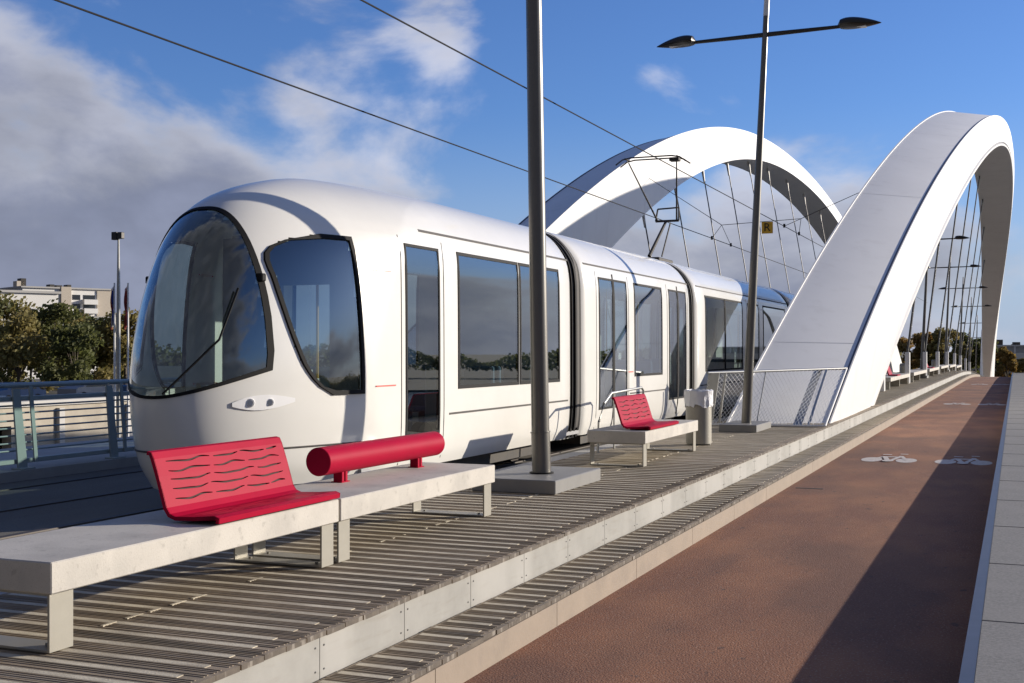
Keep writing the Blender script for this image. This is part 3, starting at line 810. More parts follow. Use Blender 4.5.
# cabin and saloon interior
mb=MB(); mb.box(XT-1.1,XT+1.1,11.6,45.3,-1.34,-1.28); build('floor_panel',mb,M['intfloor'],TR)
mb=MB(); mb.box(XT-1.05,XT+1.05,12.3,45.3,1.32,1.36); build('ceiling_panel',mb,M['interior'],TR)
mb=MB(); mb.prism([(10.3,-1.2),(10.3,-.62),(10.45,-.50),(10.9,-.44),(10.9,-1.2)],'x',XT-.5,XT+.5); build('dashboard',mb,M['rubber'],TR)
mb=MB(); mb.box(XT-1.1,XT-.3,12.2,12.26,-1.28,1.32); mb.box(XT+.35,XT+1.1,12.2,12.26,-1.28,1.32); mb.box(XT-.3,XT+.35,12.2,12.26,.75,1.32); build('cab_bulkhead',mb,M['intfloor'],TR)
def tseat(x,y,rz,m,sc=1):
    mb=MB(); d=rz
    mb.bbox(x-.22,x+.22,y-.2,y+.22,-.92,-.84,.02); mb.bbox(x-.22,x+.22,y+d*.19-.04,y+d*.19+.04,-.86,-.22,.02); mb.box(x-.05,x+.05,y-.05,y+.05,-1.28,-.92); build('seat',mb,m,TR)
tseat(XT,11.55,1,M['intseat'])
for y_,d_ in ((14.3,-1),(15.1,1),(15.7,-1),(16.5,1),(17.0,-1),(21.7,-1),(22.9,1),(27.4,-1),(28.3,1),(29.2,-1),(30.4,1),(34.2,-1),(35.4,1),(36.6,1)):
    for x_ in (XT-.85,XT+.85): tseat(x_,y_,d_,M['intseat'])
for y_ in (12.6,13.5,19.4,21.2,23.7,25.4,31.5,33.3):
    for x_ in (XT-.6,XT+.6):
        mb=MB(); mb.tube([(x_,y_,-1.28),(x_,y_,1.32)],.018,8); build('grab_pole',mb,M['yellowpole'],TR)
# headlights
for s in (-1,1):
    mb=MB()
    def P(i,j):
        q=.50+.25*i/8; zc=-.53+.03*(i/8); hgt=.075*math.sin(math.pi*(.08+.84*i/8))
        z=zc+hgt*(-1+2*j/4); p=nose_pt(q,z,s); return p+Vector((s*.7,-.7,0))*.014
    mb.grid(P,8,4,0,True); h=build('headlight',mb,M['chrome'],TR)
    for q_,r_ in ((.58,.045),(.66,.038)):
        mb=MB(); c_=nose_pt(q_,-.515,s); dd=Vector((s*.62,-.76,.05)).normalized(); mb.tube([c_+dd*.008,c_+dd*.030],[r_,r_*.85],18); build('lamp_ring',mb,M['polewhite'],h)
        mb=MB(); mb.tube([c_+dd*.028,c_+dd*.034],[r_*.7,r_*.6],18); build('lamp_lens',mb,M['lens'],h)
# bumper line, wiper
mb=MB(); pts=[nose_pt(abs(q),-.98,1 if q>=0 else -1)+Vector((0,-.006,0)) for q in [x/20 for x in range(-19,20)]]
mb.tube(pts,.010,6); build('bumper_groove',mb,M['dark'],TR)
mb=MB(); mb.tube([nose_pt(.1,-.42,1)+Vector((.03,-.05,0)),nose_pt(.42,.1,1)+Vector((.05,-.06,0)),nose_pt(.46,.6,1)+Vector((.05,-.05,0))],.012,6); build('wiper',mb,M['rubber'],TR)
for s in (-1,1):
    mb=MB(); p=Vector((XT+s*half(10.33,.72),10.33,.72)); mb.bbox(min(p.x-s*.03,p.x+s*.06),max(p.x-s*.03,p.x+s*.06),p.y-.03,p.y+.05,.68,.76,.012); build('camera_pod',mb,M['rubber'],TR)
# roof equipment fairing + dark running gear
mb=MB()
for a,b_ in ((12.4,17.6),(19.2,25.2),(26.8,37.4),(39,45)):
    mb.box(XT-.95,XT+.95,a,b_,ZT+.12,-1.36)
build('underframe',mb,M['dark'],TR)
for yb in (12.0,15.9,31,43):
    for s in (-1,1):
        for dy in (-.8,.8):
            mb=MB(); mb.tube([(XT+s*.66,yb+dy,ZT+.30),(XT+s*.80,yb+dy,ZT+.30)],.28,24); build('wheel',mb,M['rail'],TR)
# pantograph
PY=27.3
mb=MB(); mb.bbox(XT-.3,XT+.3,PY-.9,PY+.3,1.95,2.06,.02); pg=build('pantograph',mb,M['dark'],TR)
mb=MB(); kn=Vector((XT+.12,PY+.35,2.98)); mb.tube([(XT,PY-.65,2.1),kn],[.04,.03],10); mb.tube([(XT+.25,PY-.5,2.1),kn+Vector((.1,0,-.05))],.018,6); mb.tube([kn-Vector((.25,0,0)),kn+Vector((.3,0,0))],.028,10)
mb.tube([kn-Vector((.25,0,0)),kn+Vector((-.2,.0,.28))],.02,6); mb.tube([kn+Vector((.3,0,0)),kn+Vector((.3,0,.3))],.02,6); mb.tube([kn+Vector((-.2,0,.28)),kn+Vector((.3,0,.3))],.02,6)
build('lower_arm',mb,M['dark'],pg)
mb=MB(); hl=Vector((XT-.62,PY-.35,4.26)); hr=Vector((XT+.55,PY-.35,4.26))
mb.tube([kn-Vector((.2,0,0)),hl+Vector((.05,0,0))],[.022,.014],8); mb.tube([kn+Vector((.25,0,0)),hr],[.022,.014],8); build('upper_arm',mb,M['dark'],pg)
mb=MB()
for dy in (-.18,.18):
    mb.tube([(XT-.82,PY-.35+dy,4.2),(XT-.66,PY-.35+dy,4.31),(XT-.48,PY-.35+dy,4.345),(XT+.48,PY-.35+dy,4.345),(XT+.66,PY-.35+dy,4.31),(XT+.82,PY-.35+dy,4.2)],.016,8)
mb.tube([(XT-.6,PY-.53,4.33),(XT-.6,PY-.17,4.33)],.02,6); mb.tube([(XT+.6,PY-.53,4.33),(XT+.6,PY-.17,4.33)],.02,6); mb.bbox(XT+.4,XT+.62,PY-.45,PY-.25,4.24,4.32,.01)
build('collector_head',mb,M['dark'],pg)

# ------------------------------------------------------------------ overhead wires
def wire(nm,pts,r,label,cat,group=None):
    mb=MB(); mb.tube(pts,r,6); return tag(build(nm,mb,M['wire']),label,cat,group)
wire('contact_wire',[(-7.6,-30,4.40),(-7.6,120,4.37)],.012,'contact wire above the tram, steeper of the two long wires across the sky','wire','overhead contact wires')
wire('contact_wire',[(-10.2,-30,3.98),(-10.2,45,4.05),(-10.2,120,4.0)],.013,'contact wire over the empty far track, lower and flatter long wire','wire','overhead contact wires')
T=thing('span_wire',(-8.7,45.6,4.7),'thin cross-span wire with V hangers tied between the two arches','wire')
n1,n2=Vector((-10.2,45.6,4.68)),Vector((-7.27,45.6,4.80))
def nearest(k,side,px,py):
    best=None
    f=1230;a=math.atan(504/1230)
    for i in range(-400,0):
        p=edge(k,i/400,side); d=-p.x*math.sin(a)+p.y*math.cos(a); xc=p.x*math.cos(a)+p.y*math.sin(a)
        e=(512+f*xc/d-px)**2+(350-f*p.z/d-py)**2
        if best is None or e<best[0]: best=(e,p)
    return best[1]
def arch_point(side,tz):
    best=min(((edge(0,i/400,side)*.5+edge(3,i/400,side)*.5) for i in range(-400,0)),key=lambda p:abs(p.z-tz))
    return best
pA=arch_point(1,7.1) ; pB=arch_point(-1,7.6)
mb=MB(); mb.tube([n1,n2],.012,6); mb.tube([n2,pA],.012,6); mb.tube([n1,pB],.012,6); build('span',mb,M['wire'],T)
for c,(w) in ((n1,(-10.2,4.05)),(n2,(-7.6,4.39))):
    for dy in (-1.6,1.6):
        mb=MB(); mb.tube([c,(w[0],c.y+dy,w[1])],.010,6); mb.tube([(w[0],c.y+dy,w[1]-.05),(w[0],c.y+dy,w[1]+.08)],.04,8); build('dropper',mb,M['wire'],T)
T=thing('letter_sign',(-8.5,45.6,4.4),'small square yellow sign with black letter R hanging on the span wire','sign')
mb=MB(); mb.bbox(-8.70,-8.29,45.57,45.60,4.30,4.73,.004); build('sign_plate',mb,M['yellow'],T)
cu=bpy.data.curves.new('letter','FONT'); cu.body='R'; cu.size=.42; cu.extrude=.004; cu.align_x='CENTER'; cu.align_y='CENTER'
tmp=bpy.data.objects.new('tmp_letter',cu); COL.objects.link(tmp)
dg=bpy.context.evaluated_depsgraph_get(); me=bpy.data.meshes.new_from_object(tmp.evaluated_get(dg)); bpy.data.objects.remove(tmp)
me.transform(Matrix.Translation((0,45.562-45.6,4.515-4.4))@Matrix.Rotation(R(90),4,'X')); me.materials.clear(); me.materials.append(M['black'])
lo=bpy.data.objects.new('letter',me); COL.objects.link(lo); lo.parent=T

# ------------------------------------------------------------------ world beyond the bridge
M['ground']=mat('rough_grass_bank',(.09,.085,.05),.95,noise=(.08,8,1.,(.16,.14,.10)))
M['water']=mat('river_water',(.03,.045,.045),.08,bump=(.8,.5,.1))
M['quaywall']=mat('quay_stone',(.42,.38,.31),.85,noise=(.5,8,.9,(.26,.23,.19)))
M['road']=mat('quay_asphalt',(.06,.06,.06),.9)
M['leafA']=mat('olive_leaves',(.20,.20,.065),.7,noise=(.5,3,1.,(.30,.22,.08)))
M['leafB']=mat('autumn_leaves',(.36,.20,.05),.7,noise=(.4,3,1.,(.18,.15,.05)))
M['leafC']=mat('green_leaves',(.14,.16,.05),.7,noise=(.4,3,1.,(.09,.09,.03)))
M['bark']=mat('bark',(.12,.10,.08),.9)
M['render']=mat('white_render',(.80,.79,.76),.8,noise=(.2,5,.5,(.62,.60,.57)))
M['beige']=mat('beige_render',(.50,.44,.36),.8)
M['bwin']=mat('building_glass',(.03,.035,.04),.15,spec=.8)
M['bconc']=mat('building_concrete',(.48,.47,.45),.85,noise=(.3,5,.6,(.36,.35,.34)))
M['carblue']=mat('blue_car_paint',(.02,.09,.22),.3,coat=.5)
M['cargrey']=mat('grey_car_paint',(.25,.26,.28),.3,coat=.5)
M['tyre']=mat('tyre_rubber',(.02,.02,.02),.8)
M['flagred']=mat('flag_red_cloth',(.25,.03,.03),.8)
M['flagwhite']=mat('flag_white_cloth',(.45,.45,.45),.8)
M['flagblue']=mat('flag_blue_cloth',(.02,.05,.25),.8)

for k_ in ('leafA','leafB','leafC'):
    nt_=M[k_].node_tree; b_=nt_.nodes['Principled BSDF']; o_=[n for n in nt_.nodes if n.type=='OUTPUT_MATERIAL'][0]
    tr_n=nt_.nodes.new('ShaderNodeBsdfTranslucent'); nt_.links.new(b_.inputs['Base Color'].links[0].from_socket,tr_n.inputs['Color'])
    ms=nt_.nodes.new('ShaderNodeMixShader'); ms.inputs[0].default_value=.45
    nt_.links.new(b_.outputs[0],ms.inputs[1]); nt_.links.new(tr_n.outputs[0],ms.inputs[2]); nt_.links.new(ms.outputs[0],o_.inputs['Surface'])
def sheet(nm,x0,x1,y0,y1,z,m,n=1):
    mb=MB(); mb.grid(lambda i,j:(lerp(x0,x1,i/n),lerp(y0,y1,j/n),z),n,n,0,False); return struct(build(nm,mb,m,fix=False))
sheet('ground',-4000,4000,-4000,4000,-9.3,M['ground'])
sheet('river',-59.5,600,25,235,-9.0,M['water'])
sheet('far_bank',-600,600,236,900,-8.5,M['ground'])
sheet('quay_road',-220,-60,-80,235,-3.7,M['road'])
# abutment behind the camera under the deck
mb=MB(); mb.box(-14.5,2.6,-14,24,-9.2,-2.96); struct(build('abutment',mb,M['concrete']))
mb=MB(); mb.box(-14.5,2.6,168,230,-12,-6.3); struct(build('far_abutment',mb,M['concrete']))
# quay wall with buttresses and openings
T=thing('quay_wall',(-60,60,-9.2),'sunlit pale stone quay wall with dark openings below the far road','wall')
mb=MB(); y=-80.
random.seed(5)
while y<235:
    w=random.choice((4.5,6,8)); mb.box(-60.6,-59.8,y,y+w,-9.3,-3.72); 
    g=random.choice((.0,.0,2.6,3.4))
    if g: mb.box(-60.6,-59.8,y+w,y+w+g,-4.9,-3.72); 
    y+=w+g
build('stone_face',mb,M['quaywall'],T)
mb=MB(); mb.box(-63,-62.5,-80,235,-9.3,-3.8); build('opening_back',mb,M['dark'],T)
mb=MB(); 
for y in range(-40,230,7): mb.box(-59.8,-59.5,y,y+.5,-9.3,-3.9)
mb.box(-60.8,-59.6,-80,235,-3.7,-3.35); build('coping',mb,M['bconc'],T)

def car(x,y,m,label,van=False):
    T=thing('parked_car' if not van else 'parked_van',(x,y,-3.7),label,'van' if van else 'car','vehicles on the quay road')
    L_,H=(5.4,2.2) if van else (4.3,1.45); z=-3.7
    side=[(-L_/2,.3),(-L_/2,.85),(-L_/2+.15,.95),(-L_/2+.7 if not van else -L_/2+.3,1.0 if not van else 1.9),(-L_/2+1.2,H),(L_/2-1.2,H) if not van else (L_/2-.2,H),(L_/2-.5,.95) if not van else (L_/2-.1,1.9),(L_/2,.85),(L_/2,.3)]
    mb=MB(); mb.prism([(y+a,z+b) for a,b in side],'x',x-.88,x+.88); build('body',mb,m,T)
    mb=MB()
    for s in (-1,1):
        xx=x+s*.885; mb.prism([(y-L_/2+1.0,z+.98),(y-L_/2+1.35,z+H-.12),(y+L_/2-1.3,z+H-.12),(y+L_/2-.85,z+.98)],'x',xx-.01,xx+.01)
    build('window',mb,M['bwin'],T)
    for yy in (-L_/2+.8,L_/2-.8):
        for s in (-1,1):
            mb=MB(); mb.tube([(x+s*.72,y+yy,z+.32),(x+s*.9,y+yy,z+.32)],.32,16); build('wheel',mb,M['tyre'],T)
car(-64,58,M['carblue'],'blue van on the quay road at the left edge behind the railing',True)
car(-64.5,66,M['carblue'],'blue car on the quay road behind the railing, right of the blue van')
car(-64.2,73,M['cargrey'],'grey car on the quay road behind the railing')
car(-64.2,80,M['carblue'],'blue car parked farthest right on the quay road beside the light mast')

def tree(x,y,z,h,r,leaf,label,nl=2600,seed=0,group='trees beyond the bridge',name='tree',ls=.34,low=.18):
    rnd=random.Random(seed)
    T=thing(name,(x,y,z),label,'tree',group)
    tb=MB(); fork=h*.28
    tb.tube([(x,y,z),(x+.1,y,z+fork)],[h*.022,h*.016],8)
    lb=MB(); clumps=[]
    for k in range(11):
        a=rnd.uniform(0,6.28); rr=r*rnd.uniform(.25,.85); hh=z+h*rnd.uniform(.42,.95)
        if hh>z+h*.75: rr*=.55
        c=Vector((x+rr*math.cos(a),y+rr*math.sin(a),hh)); 
        mid=Vector((x,y,z+fork)).lerp(c,.5)+Vector((0,0,h*.04))
        tb.tube([(x+.1,y,z+fork*rnd.uniform(.7,1)),mid,c],[h*.011,h*.006,h*.002],6)
        clumps.append((c,r*rnd.uniform(.24,.40)))
    for k in range(16):
        a=rnd.uniform(0,6.28); rr=r*math.sqrt(rnd.uniform(0,1))*.95; hh=z+h*rnd.uniform(low,.9)
        if hh>z+h*.7: rr*=.7
        clumps.append((Vector((x+rr*math.cos(a),y+rr*math.sin(a),hh)),r*rnd.uniform(.18,.36)))
    tot=sum(c[1]**2 for c in clumps)
    for c,cr in clumps:
        for _ in range(int(nl*cr*cr/tot)):
            d=Vector((rnd.gauss(0,1),rnd.gauss(0,1),rnd.gauss(0,1))).normalized()*cr*rnd.uniform(.35,1.08)
            p=c+Vector((d.x,d.y,d.z*.75)); s=ls*rnd.uniform(.6,1.4)
            u=Vector((rnd.gauss(0,1),rnd.gauss(0,1),rnd.gauss(0,1))).normalized(); v=u.orthogonal().normalized()
            u2=u.cross(v)
            lb.add([p-v*s*.5,p+u2*s*.35,p+v*s*.5,p-u2*s*.35],[(0,1,2,3)])
    build('trunk',tb,M['bark'],T); build('crown',lb,leaf,T,fix=False)
random.seed(9)
tl_=[(-85.0,81.9,8.6,4.6,'olive tree cut by the left edge of the view'),
     (-84.9,86.2,8.3,4.2,'olive-leaved tree at the left edge in front of the white building'),
     (-90.5,94.8,6.3,3.8,'low bushy tree between the two tall olive trees on the left'),
     (-81.4,87.7,8.2,3.6,'second tall olive tree from the left, white wall showing through its crown'),
     (-88.6,97.7,7.4,3.8,'tree in front of the apartment block at left'),
     (-81.2,92.1,6.6,3.6,'dark low tree just left of the light mast'),
     (-82.5,95.9,6.6,3.4,'dark tree right behind the light mast and flagpole'),
     (-79.1,95.1,7.2,3.4,'low tree partly behind the nose of the tram'),
     (-78.1,80.4,6.4,3.6,'low dark shrub-like tree in front of the left tree row'),
     (-73.7,82.2,5.6,3.2,'low dark shrub-like tree in the middle of the left tree row')]
for i,(x,y,h,r_,l) in enumerate(tl_): tree(x,y,-3.7,h,r_,M['leafA'] if i%3 else M['leafC'],l,4200,20+i,'trees on the left quay',low=.10,ls=.36)
tr_=[]
k=0
for (x,y,h,r_,lf,l) in ((-22.5,262,11.2,4.5,'leafB','autumn tree seen just right of the near arch foot, through the hangers'),(-18,270,12,4.6,'leafB','golden tree behind the second pair of hangers'),(-13.5,265,12.8,5,'leafA','tall olive-brown tree behind the middle hangers'),(-9.5,275,11.6,4.6,'leafC','green tree behind the crowded far hangers'),(-6,268,11.4,4.2,'leafC','green tree just left of the arch far leg'),(-1.9,252,9.4,2.6,'leafB','autumn bush-like tree right of the arch far leg'),(1.6,258,7.0,2.2,'leafA','low autumn tree in front of the long concrete building'),(-28,268,12,6,'leafA','autumn tree mostly hidden by the near arch leg'),(-40,275,12,6,'leafC','green tree hidden behind the tram and near arch')):
    k+=1; tree(x,y,-8.5 if y>236 else -9.2,h,r_,M[lf],l,6000,60+k,'trees on the far bank',ls=.6 if y>236 else .4)

# buildings ------------------------------------------------
def place(px,d):
    a=math.atan(504/1230); xc=(px-512)/1230*d; return xc*math.cos(a)-d*math.sin(a), xc*math.sin(a)+d*math.cos(a)
def rot_box(mb,c,ang,u0,u1,v0,v1,z0,z1):
    ca,sa=math.cos(ang),math.sin(ang)
    vs=[(c[0]+u*ca-v*sa,c[1]+u*sa+v*ca,z) for z in (z0,z1) for u,v in ((u0,v0),(u1,v0),(u1,v1),(u0,v1))]
    mb.add(vs,[(0,3,2,1),(4,5,6,7),(0,1,5,4),(1,2,6,5),(2,3,7,6),(3,0,4,7)])
A=R(64)
# long low white building
c=(-115.3, 125.7); T=thing('white_building',(c[0],c[1],-4),'long plain white building behind the left trees','building')
mb=MB(); rot_box(mb,c,A,-60,0,0,12,-6,7.3); build('wall',mb,M['render'],T)
mb=MB(); rot_box(mb,c,A,-60.3,.3,-.3,12.3,7.3,7.6); build('roof',mb,M['bconc'],T)
for i in range(9):
    for zz in (-2,1.,3.9):
        mb=MB(); rot_box(mb,c,A,-38+i*4.1,-36+i*4.1,-.06,.0,zz,zz+1.4); build('window',mb,M['bwin'],T)
# apartment block
c=(-170.0, 200.5); T=thing('apartment_building',(c[0],c[1],-4),'pale apartment block with balconies and rooftop plant above the left trees','building')
mb=MB(); rot_box(mb,c,A,-18,0,0,14,-6,12.1); build('wall',mb,M['render'],T)
mb=MB(); rot_box(mb,c,A,-10.6,-8.6,-.5,0,-4,12.5); build('stair_panel',mb,M['beige'],T)
mb=MB(); rot_box(mb,c,A,-3.2,.05,-.2,0,-4,11.9); build('side_panel',mb,M['beige'],T)
mb=MB(); rot_box(mb,c,A,-18.4,.3,-.4,14.4,12.1,12.4); rf=build('roof',mb,M['bconc'],T)
for (u0,u1,h0) in ((-18,-16.6,2.0),(-17.2,-16.2,3.0),(-11.5,-10.6,1.2),(-10.2,-9,1.0),(-8,-7.2,1.3)):
    mb=MB(); rot_box(mb,c,A,u0,u1,3,5,12.4,12.4+h0*.55); build('rooftop_plant',mb,M['dark'] if u1-u0<1.3 else M['beige'],rf)
for zz in (0.2,2.9,5.6,8.2,10.):
    for u0,u1 in ((-16.5,-14.6),(-13.6,-11.4),(-8.2,-6.6),(-6.0,-3.6)):
        mb=MB(); rot_box(mb,c,A,u0,u1,-.05,0,zz,zz+1.0); build('window',mb,M['bwin'],T)
    mb=MB(); rot_box(mb,c,A,-6.2,-3.4,-1.1,-.06,zz-.9,zz+.1); build('balcony',mb,M['render'],T)
# middle white annex in front
c=(-132.3, 156.5); T=thing('white_annex',(c[0],c[1],-4),'smaller white building with dark square windows left of the light mast','building')
mb=MB(); rot_box(mb,c,A,-12,0,0,10,-6,5.0); build('wall',mb,M['render'],T)
mb=MB(); rot_box(mb,c,A,-12.3,.3,-.3,10.3,5.0,5.25); build('roof',mb,M['bconc'],T)
for i in range(4):
    for zz in (-.6,2.2):
        mb=MB(); rot_box(mb,c,A,-11+i*2.8,-9.3+i*2.8,-.06,0,zz,zz+1.5); build('window',mb,M['bwin'],T)
# far right concrete building
c=place(1002,300); T=thing('concrete_building',(c[0],c[1],-9),'long concrete building with dark window bands at the right edge, beyond the bridge','building')
mb=MB(); rot_box(mb,c,R(8),-8,70,0,20,-9,.9); build('wall',mb,M['bconc'],T)
mb=MB(); rot_box(mb,c,R(8),-8.5,70.5,-1.4,-.0,-2.2,-.7); build('balcony_band',mb,M['render'],T)
for z0,z1 in ((-3.0,-2.3),(-7.2,-5.6)):
    mb=MB(); rot_box(mb,c,R(8),-7,69,-.15,0,z0,z1); build('window',mb,M['bwin'],T)
for q in range(16):
    mb=MB(); rot_box(mb,c,R(8),-6.5+q*4.6,-6.1+q*4.6,-.3,-.0,-.65,.9); build('pier',mb,M['render'],T)
mb=MB(); rot_box(mb,c,R(8),-8.6,70.6,-.5,20.5,.9,1.25); rf=build('roof',mb,M['render'],T)
for u0,h_ in ((-1,1.3),(3,.7),(9,1.0)):
    mb=MB(); rot_box(mb,c,R(8),u0,u0+1.6,3,5,1.25,1.25+h_); build('rooftop_plant',mb,M['dark'],rf)

# tall light mast and flagpoles on the left
x,y=place(118.5,62); T=thing('light_mast',(x,y,-3.7),'tall thin light mast with square floodlight head left of the tram','light mast')
mb=MB(); mb.tube([(x,y,-9.2),(x,y,2.6),(x,y,5.6)],[.12,.10,.05],10); build('pole',mb,M['steel'],T)
mb=MB(); mb.bbox(x-.34,x-.02,y-.15,y+.1,5.55,5.95,.02); mb.bbox(x+.04,x+.30,y-.15,y+.1,5.6,5.93,.02); build('floodlight',mb,M['lampblack'],T)
T=None
for px,c3,lab in ((114.5,('flagblue','flagwhite','flagred'),'white flagpole with furled dark and red flag beside the light mast'),(128,('flagred','flagred','flagred'),'white flagpole with red flag just left of the tram windscreen')):
    x,y=place(px,66); T=thing('flagpole',(x,y,-3.7),lab,'flagpole','flagpoles on the left quay')
    mb=MB(); mb.tube([(x,y,-9.2),(x,y,3.6)],[.07,.045],10); build('pole',mb,M['polewhite'],T)
    mb=MB()
    for q in range(3):
        def P(i,j): 
            t=i/10; return (x-.05-.15*(q+j)/3*(1+.35*math.sin(t*5+q)),y+.12*math.sin(t*6+3*(q+j)),3.5-2.1*t-.35*(q+j)/3)
        mb.grid(P,10,1,q,True)
    fl=build('flag',mb,[M[k_] for k_ in c3],T,fix=False)
    sd=fl.modifiers.new('cloth','SOLIDIFY'); sd.thickness=.01

# far tree belts (read as one mass): left bank, and the side that the tram windows reflect
def belt(nm,pts,h,n,leaf,z,ls,seed):
    rnd=random.Random(seed); mb=MB()
    for (a,b_) in zip(pts,pts[1:]):
        L_=math.dist(a,b_); m=int(n*L_/100)
        for _ in range(m):
            t=rnd.random(); x=lerp(a[0],b_[0],t)+rnd.gauss(0,3); y=lerp(a[1],b_[1],t)+rnd.gauss(0,3)
            top=h*(.62+.25*math.sin(x*.11+y*.07)+.13*math.sin(x*.31-y*.23)); zz=z+top*rnd.random()**.7
            s=ls*rnd.uniform(.6,1.5); u=Vector((rnd.gauss(0,1),rnd.gauss(0,1),rnd.gauss(0,1))).normalized(); v=u.orthogonal().normalized(); w=u.cross(v); p=Vector((x,y,zz))
            mb.add([p-v*s*.5,p+w*s*.4,p+v*s*.5,p-w*s*.4],[(0,1,2,3)])
    o=build(nm,mb,leaf,fix=False); tag(o,None,None,None,'stuff')
    return o
o=belt('distant_woodland',[(-260,150),(-160,330),(-60,380),(60,390),(200,360)],8,4000,M['leafC'],-6,1.2,1); o['label']='distant dark belt of trees along the horizon'; o['category']='woodland'
o=belt('riverside_woodland',[(170,330),(190,150),(180,20),(150,-120)],13,15000,M['leafA'],-9.3,.8,2); o['label']='belt of trees on the bank to the right of the bridge'; o['category']='woodland'

# ------------------------------------------------------------------ sky, sun, camera
SUN_EL=R(15.0); SX,SY=.755,.656     # direction towards the sun in plan
w=bpy.data.worlds.new('World'); scene.world=w; w.use_nodes=True; nt=w.node_tree
bg=nt.nodes['Background']; bg.inputs['Strength'].default_value=.085
sky=nt.nodes.new('ShaderNodeTexSky'); sky.sky_type='NISHITA'; sky.sun_disc=False; sky.sun_elevation=SUN_EL
sky.sun_rotation=math.atan2(SX,SY); sky.air_density=1.0; sky.dust_density=.3; sky.ozone_density=3.
N=nt.nodes; Lk=nt.links
def math_(op,a,b=None,clamp=False):
    n=N.new('ShaderNodeMath'); n.operation=op; n.use_clamp=clamp
    for i,v in enumerate((a,b)):
        if v is None: continue
        if hasattr(v,'links') or hasattr(v,'is_linked'): Lk.new(v,n.inputs[i])
        else: n.inputs[i].default_value=v
    return n.outputs[0]
tc=N.new('ShaderNodeTexCoord'); nz=N.new('ShaderNodeVectorMath'); nz.operation='NORMALIZE'; Lk.new(tc.outputs['Generated'],nz.inputs[0]); D=nz.outputs[0]
sp=N.new('ShaderNodeSeparateXYZ'); Lk.new(D,sp.inputs[0])
def noise(vec,scale,det,rough=.55,stretch=(1,1,2.2),off=(0,0,0),dist=0):
    mp=N.new('ShaderNodeMapping'); mp.inputs['Scale'].default_value=stretch; mp.inputs['Location'].default_value=off; Lk.new(vec,mp.inputs['Vector'])
    n=N.new('ShaderNodeTexNoise'); n.inputs['Scale'].default_value=scale; n.inputs['Detail'].default_value=det; n.inputs['Roughness'].default_value=rough; n.inputs['Distortion'].default_value=dist
    Lk.new(mp.outputs[0],n.inputs['Vector']); return n.outputs['Fac']
def smooth(v,a,b):
    r=N.new('ShaderNodeMapRange'); r.interpolation_type='SMOOTHSTEP'; r.inputs['From Min'].default_value=a; r.inputs['From Max'].default_value=b; Lk.new(v,r.inputs['Value']); return r.outputs['Result']
def blob(px,py,r0,r1):
    a=math.atan(504/1230); xc=(px-512)/1230; v=Vector((xc*math.cos(a)-math.sin(a),xc*math.sin(a)+math.cos(a),(350-py)/1230)).normalized()
    d=N.new('ShaderNodeVectorMath'); d.operation='DOT_PRODUCT'; Lk.new(D,d.inputs[0]); d.inputs[1].default_value=v
    return smooth(d.outputs['Value'],math.cos(r1/1230),math.cos(r0/1230))
n1_=noise(D,5.5,8,.55,(1,1,1.8),(.3,.1,0),.3)
low=smooth(sp.outputs['Z'],.17,.05)
b1=blob(10,275,110,290); b2=blob(330,235,20,190); b3=blob(290,30,5,110); b4=blob(700,330,40,300); b5=blob(445,20,0,75); b6=blob(665,100,0,40)
gen=noise(D,2.2,3,.5,(1,1,2.5),(4.1,2.2,0))
mask=math_('ADD',math_('MULTIPLY',low,.27),math_('MULTIPLY',b1,.40))
mask=math_('ADD',mask,math_('MULTIPLY',smooth(sp.outputs['Y'],.1,-.3),.42)); mask=math_('ADD',mask,math_('MULTIPLY',b2,.20)); mask=math_('ADD',mask,math_('MULTIPLY',b3,.19)); mask=math_('ADD',mask,math_('MULTIPLY',b4,.16)); mask=math_('ADD',mask,math_('MULTIPLY',b5,.13)); mask=math_('ADD',mask,math_('MULTIPLY',b6,.03))  # Y term: unseen cloud cover added behind the camera as neutral fill
val=math_('ADD',n1_,mask)
cov=smooth(val,.60,.82)
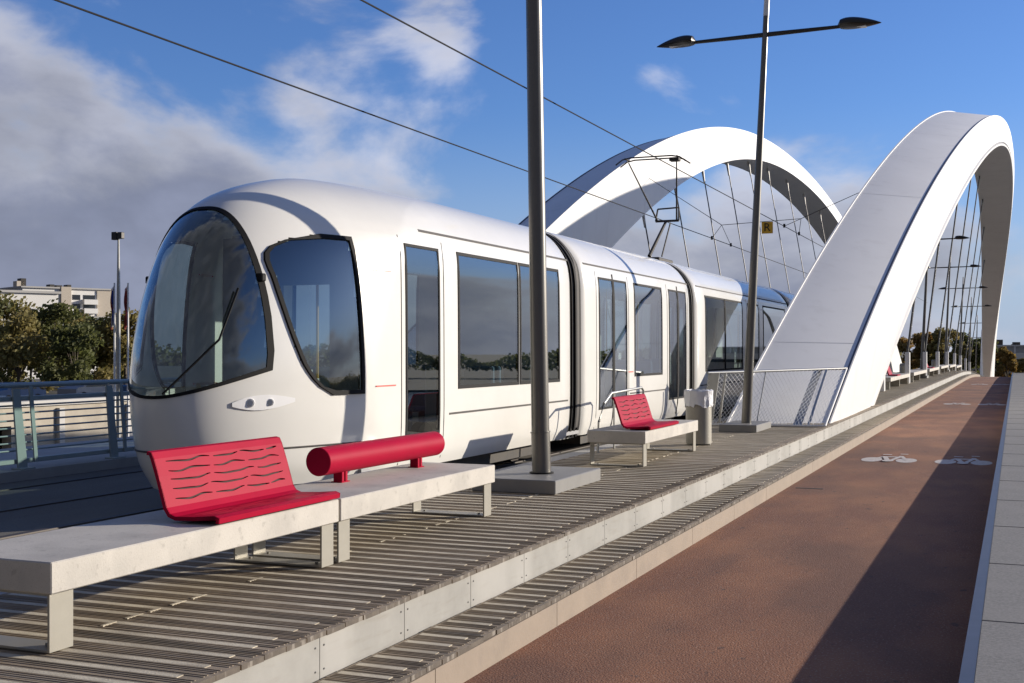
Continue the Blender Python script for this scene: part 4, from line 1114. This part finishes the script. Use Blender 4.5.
# cloud brightness: brighter towards upper edges, dark bases
n2_=noise(D,7,6,.5,(1,1,2),(.3,.1,.035),.3)
lit=math_('SUBTRACT',n1_,n2_)
br=math_('ADD',math_('MULTIPLY',lit,1.6),.5,True)
bt=smooth(val,.66,.98)
mxA=N.new('ShaderNodeMix'); mxA.data_type='RGBA'; mxA.inputs['A'].default_value=(5.6,5.7,6.4,1); mxA.inputs['B'].default_value=(2.2,2.4,3.3,1); Lk.new(bt,mxA.inputs['Factor'])
mxB=N.new('ShaderNodeMix'); mxB.data_type='RGBA'; mxB.blend_type='MULTIPLY'; mxB.inputs['Factor'].default_value=1.; Lk.new(mxA.outputs['Result'],mxB.inputs['A'])
cr=N.new('ShaderNodeCombineColor'); 
bb=math_('MULTIPLY',math_('ADD',math_('MULTIPLY',br,.7),.62),math_('SUBTRACT',1.,math_('MULTIPLY',smooth(sp.outputs['Y'],.3,-.3),.5)))  # Y term dims the unseen rear clouds to lower the ambient fill
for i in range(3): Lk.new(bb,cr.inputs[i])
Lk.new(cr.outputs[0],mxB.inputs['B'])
tint=N.new('ShaderNodeMix'); tint.data_type='RGBA'; tint.blend_type='MULTIPLY'; tint.inputs['Factor'].default_value=1.; tint.inputs['B'].default_value=(.66,.86,1.32,1); Lk.new(sky.outputs['Color'],tint.inputs['A'])
hz=N.new('ShaderNodeMix'); hz.data_type='RGBA'; hz.inputs['B'].default_value=(3.7,4.5,6.2,1); Lk.new(math_('MULTIPLY',smooth(sp.outputs['Z'],.20,-.01),.8),hz.inputs['Factor']); Lk.new(tint.outputs['Result'],hz.inputs['A'])
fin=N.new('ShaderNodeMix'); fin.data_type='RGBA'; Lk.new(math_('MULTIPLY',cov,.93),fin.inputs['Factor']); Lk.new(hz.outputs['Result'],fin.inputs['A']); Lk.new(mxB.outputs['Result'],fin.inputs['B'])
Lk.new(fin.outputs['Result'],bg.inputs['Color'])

sl=bpy.data.lights.new('sun','SUN'); sl.energy=5.0; sl.angle=R(.5); sl.color=(1.,.90,.76)
so=bpy.data.objects.new('sun',sl); COL.objects.link(so)
sd=Vector((SX*math.cos(SUN_EL),SY*math.cos(SUN_EL),math.sin(SUN_EL))); so.rotation_euler=sd.to_track_quat('Z','Y').to_euler(); so.location=(40,40,30)

cam=bpy.data.cameras.new('camera'); co=bpy.data.objects.new('camera',cam); COL.objects.link(co); scene.camera=co
cam.sensor_width=36; cam.lens=1230/1024*36; cam.shift_y=8.5/1024; cam.clip_start=.1; cam.clip_end=8000
co.location=(0,0,0); co.rotation_euler=(R(90),0,math.atan(504/1230))
vs=scene.view_settings; vs.view_transform='Standard'; vs.look='None'; vs.gamma=1; vs.exposure=.38; vs.use_curve_mapping=False
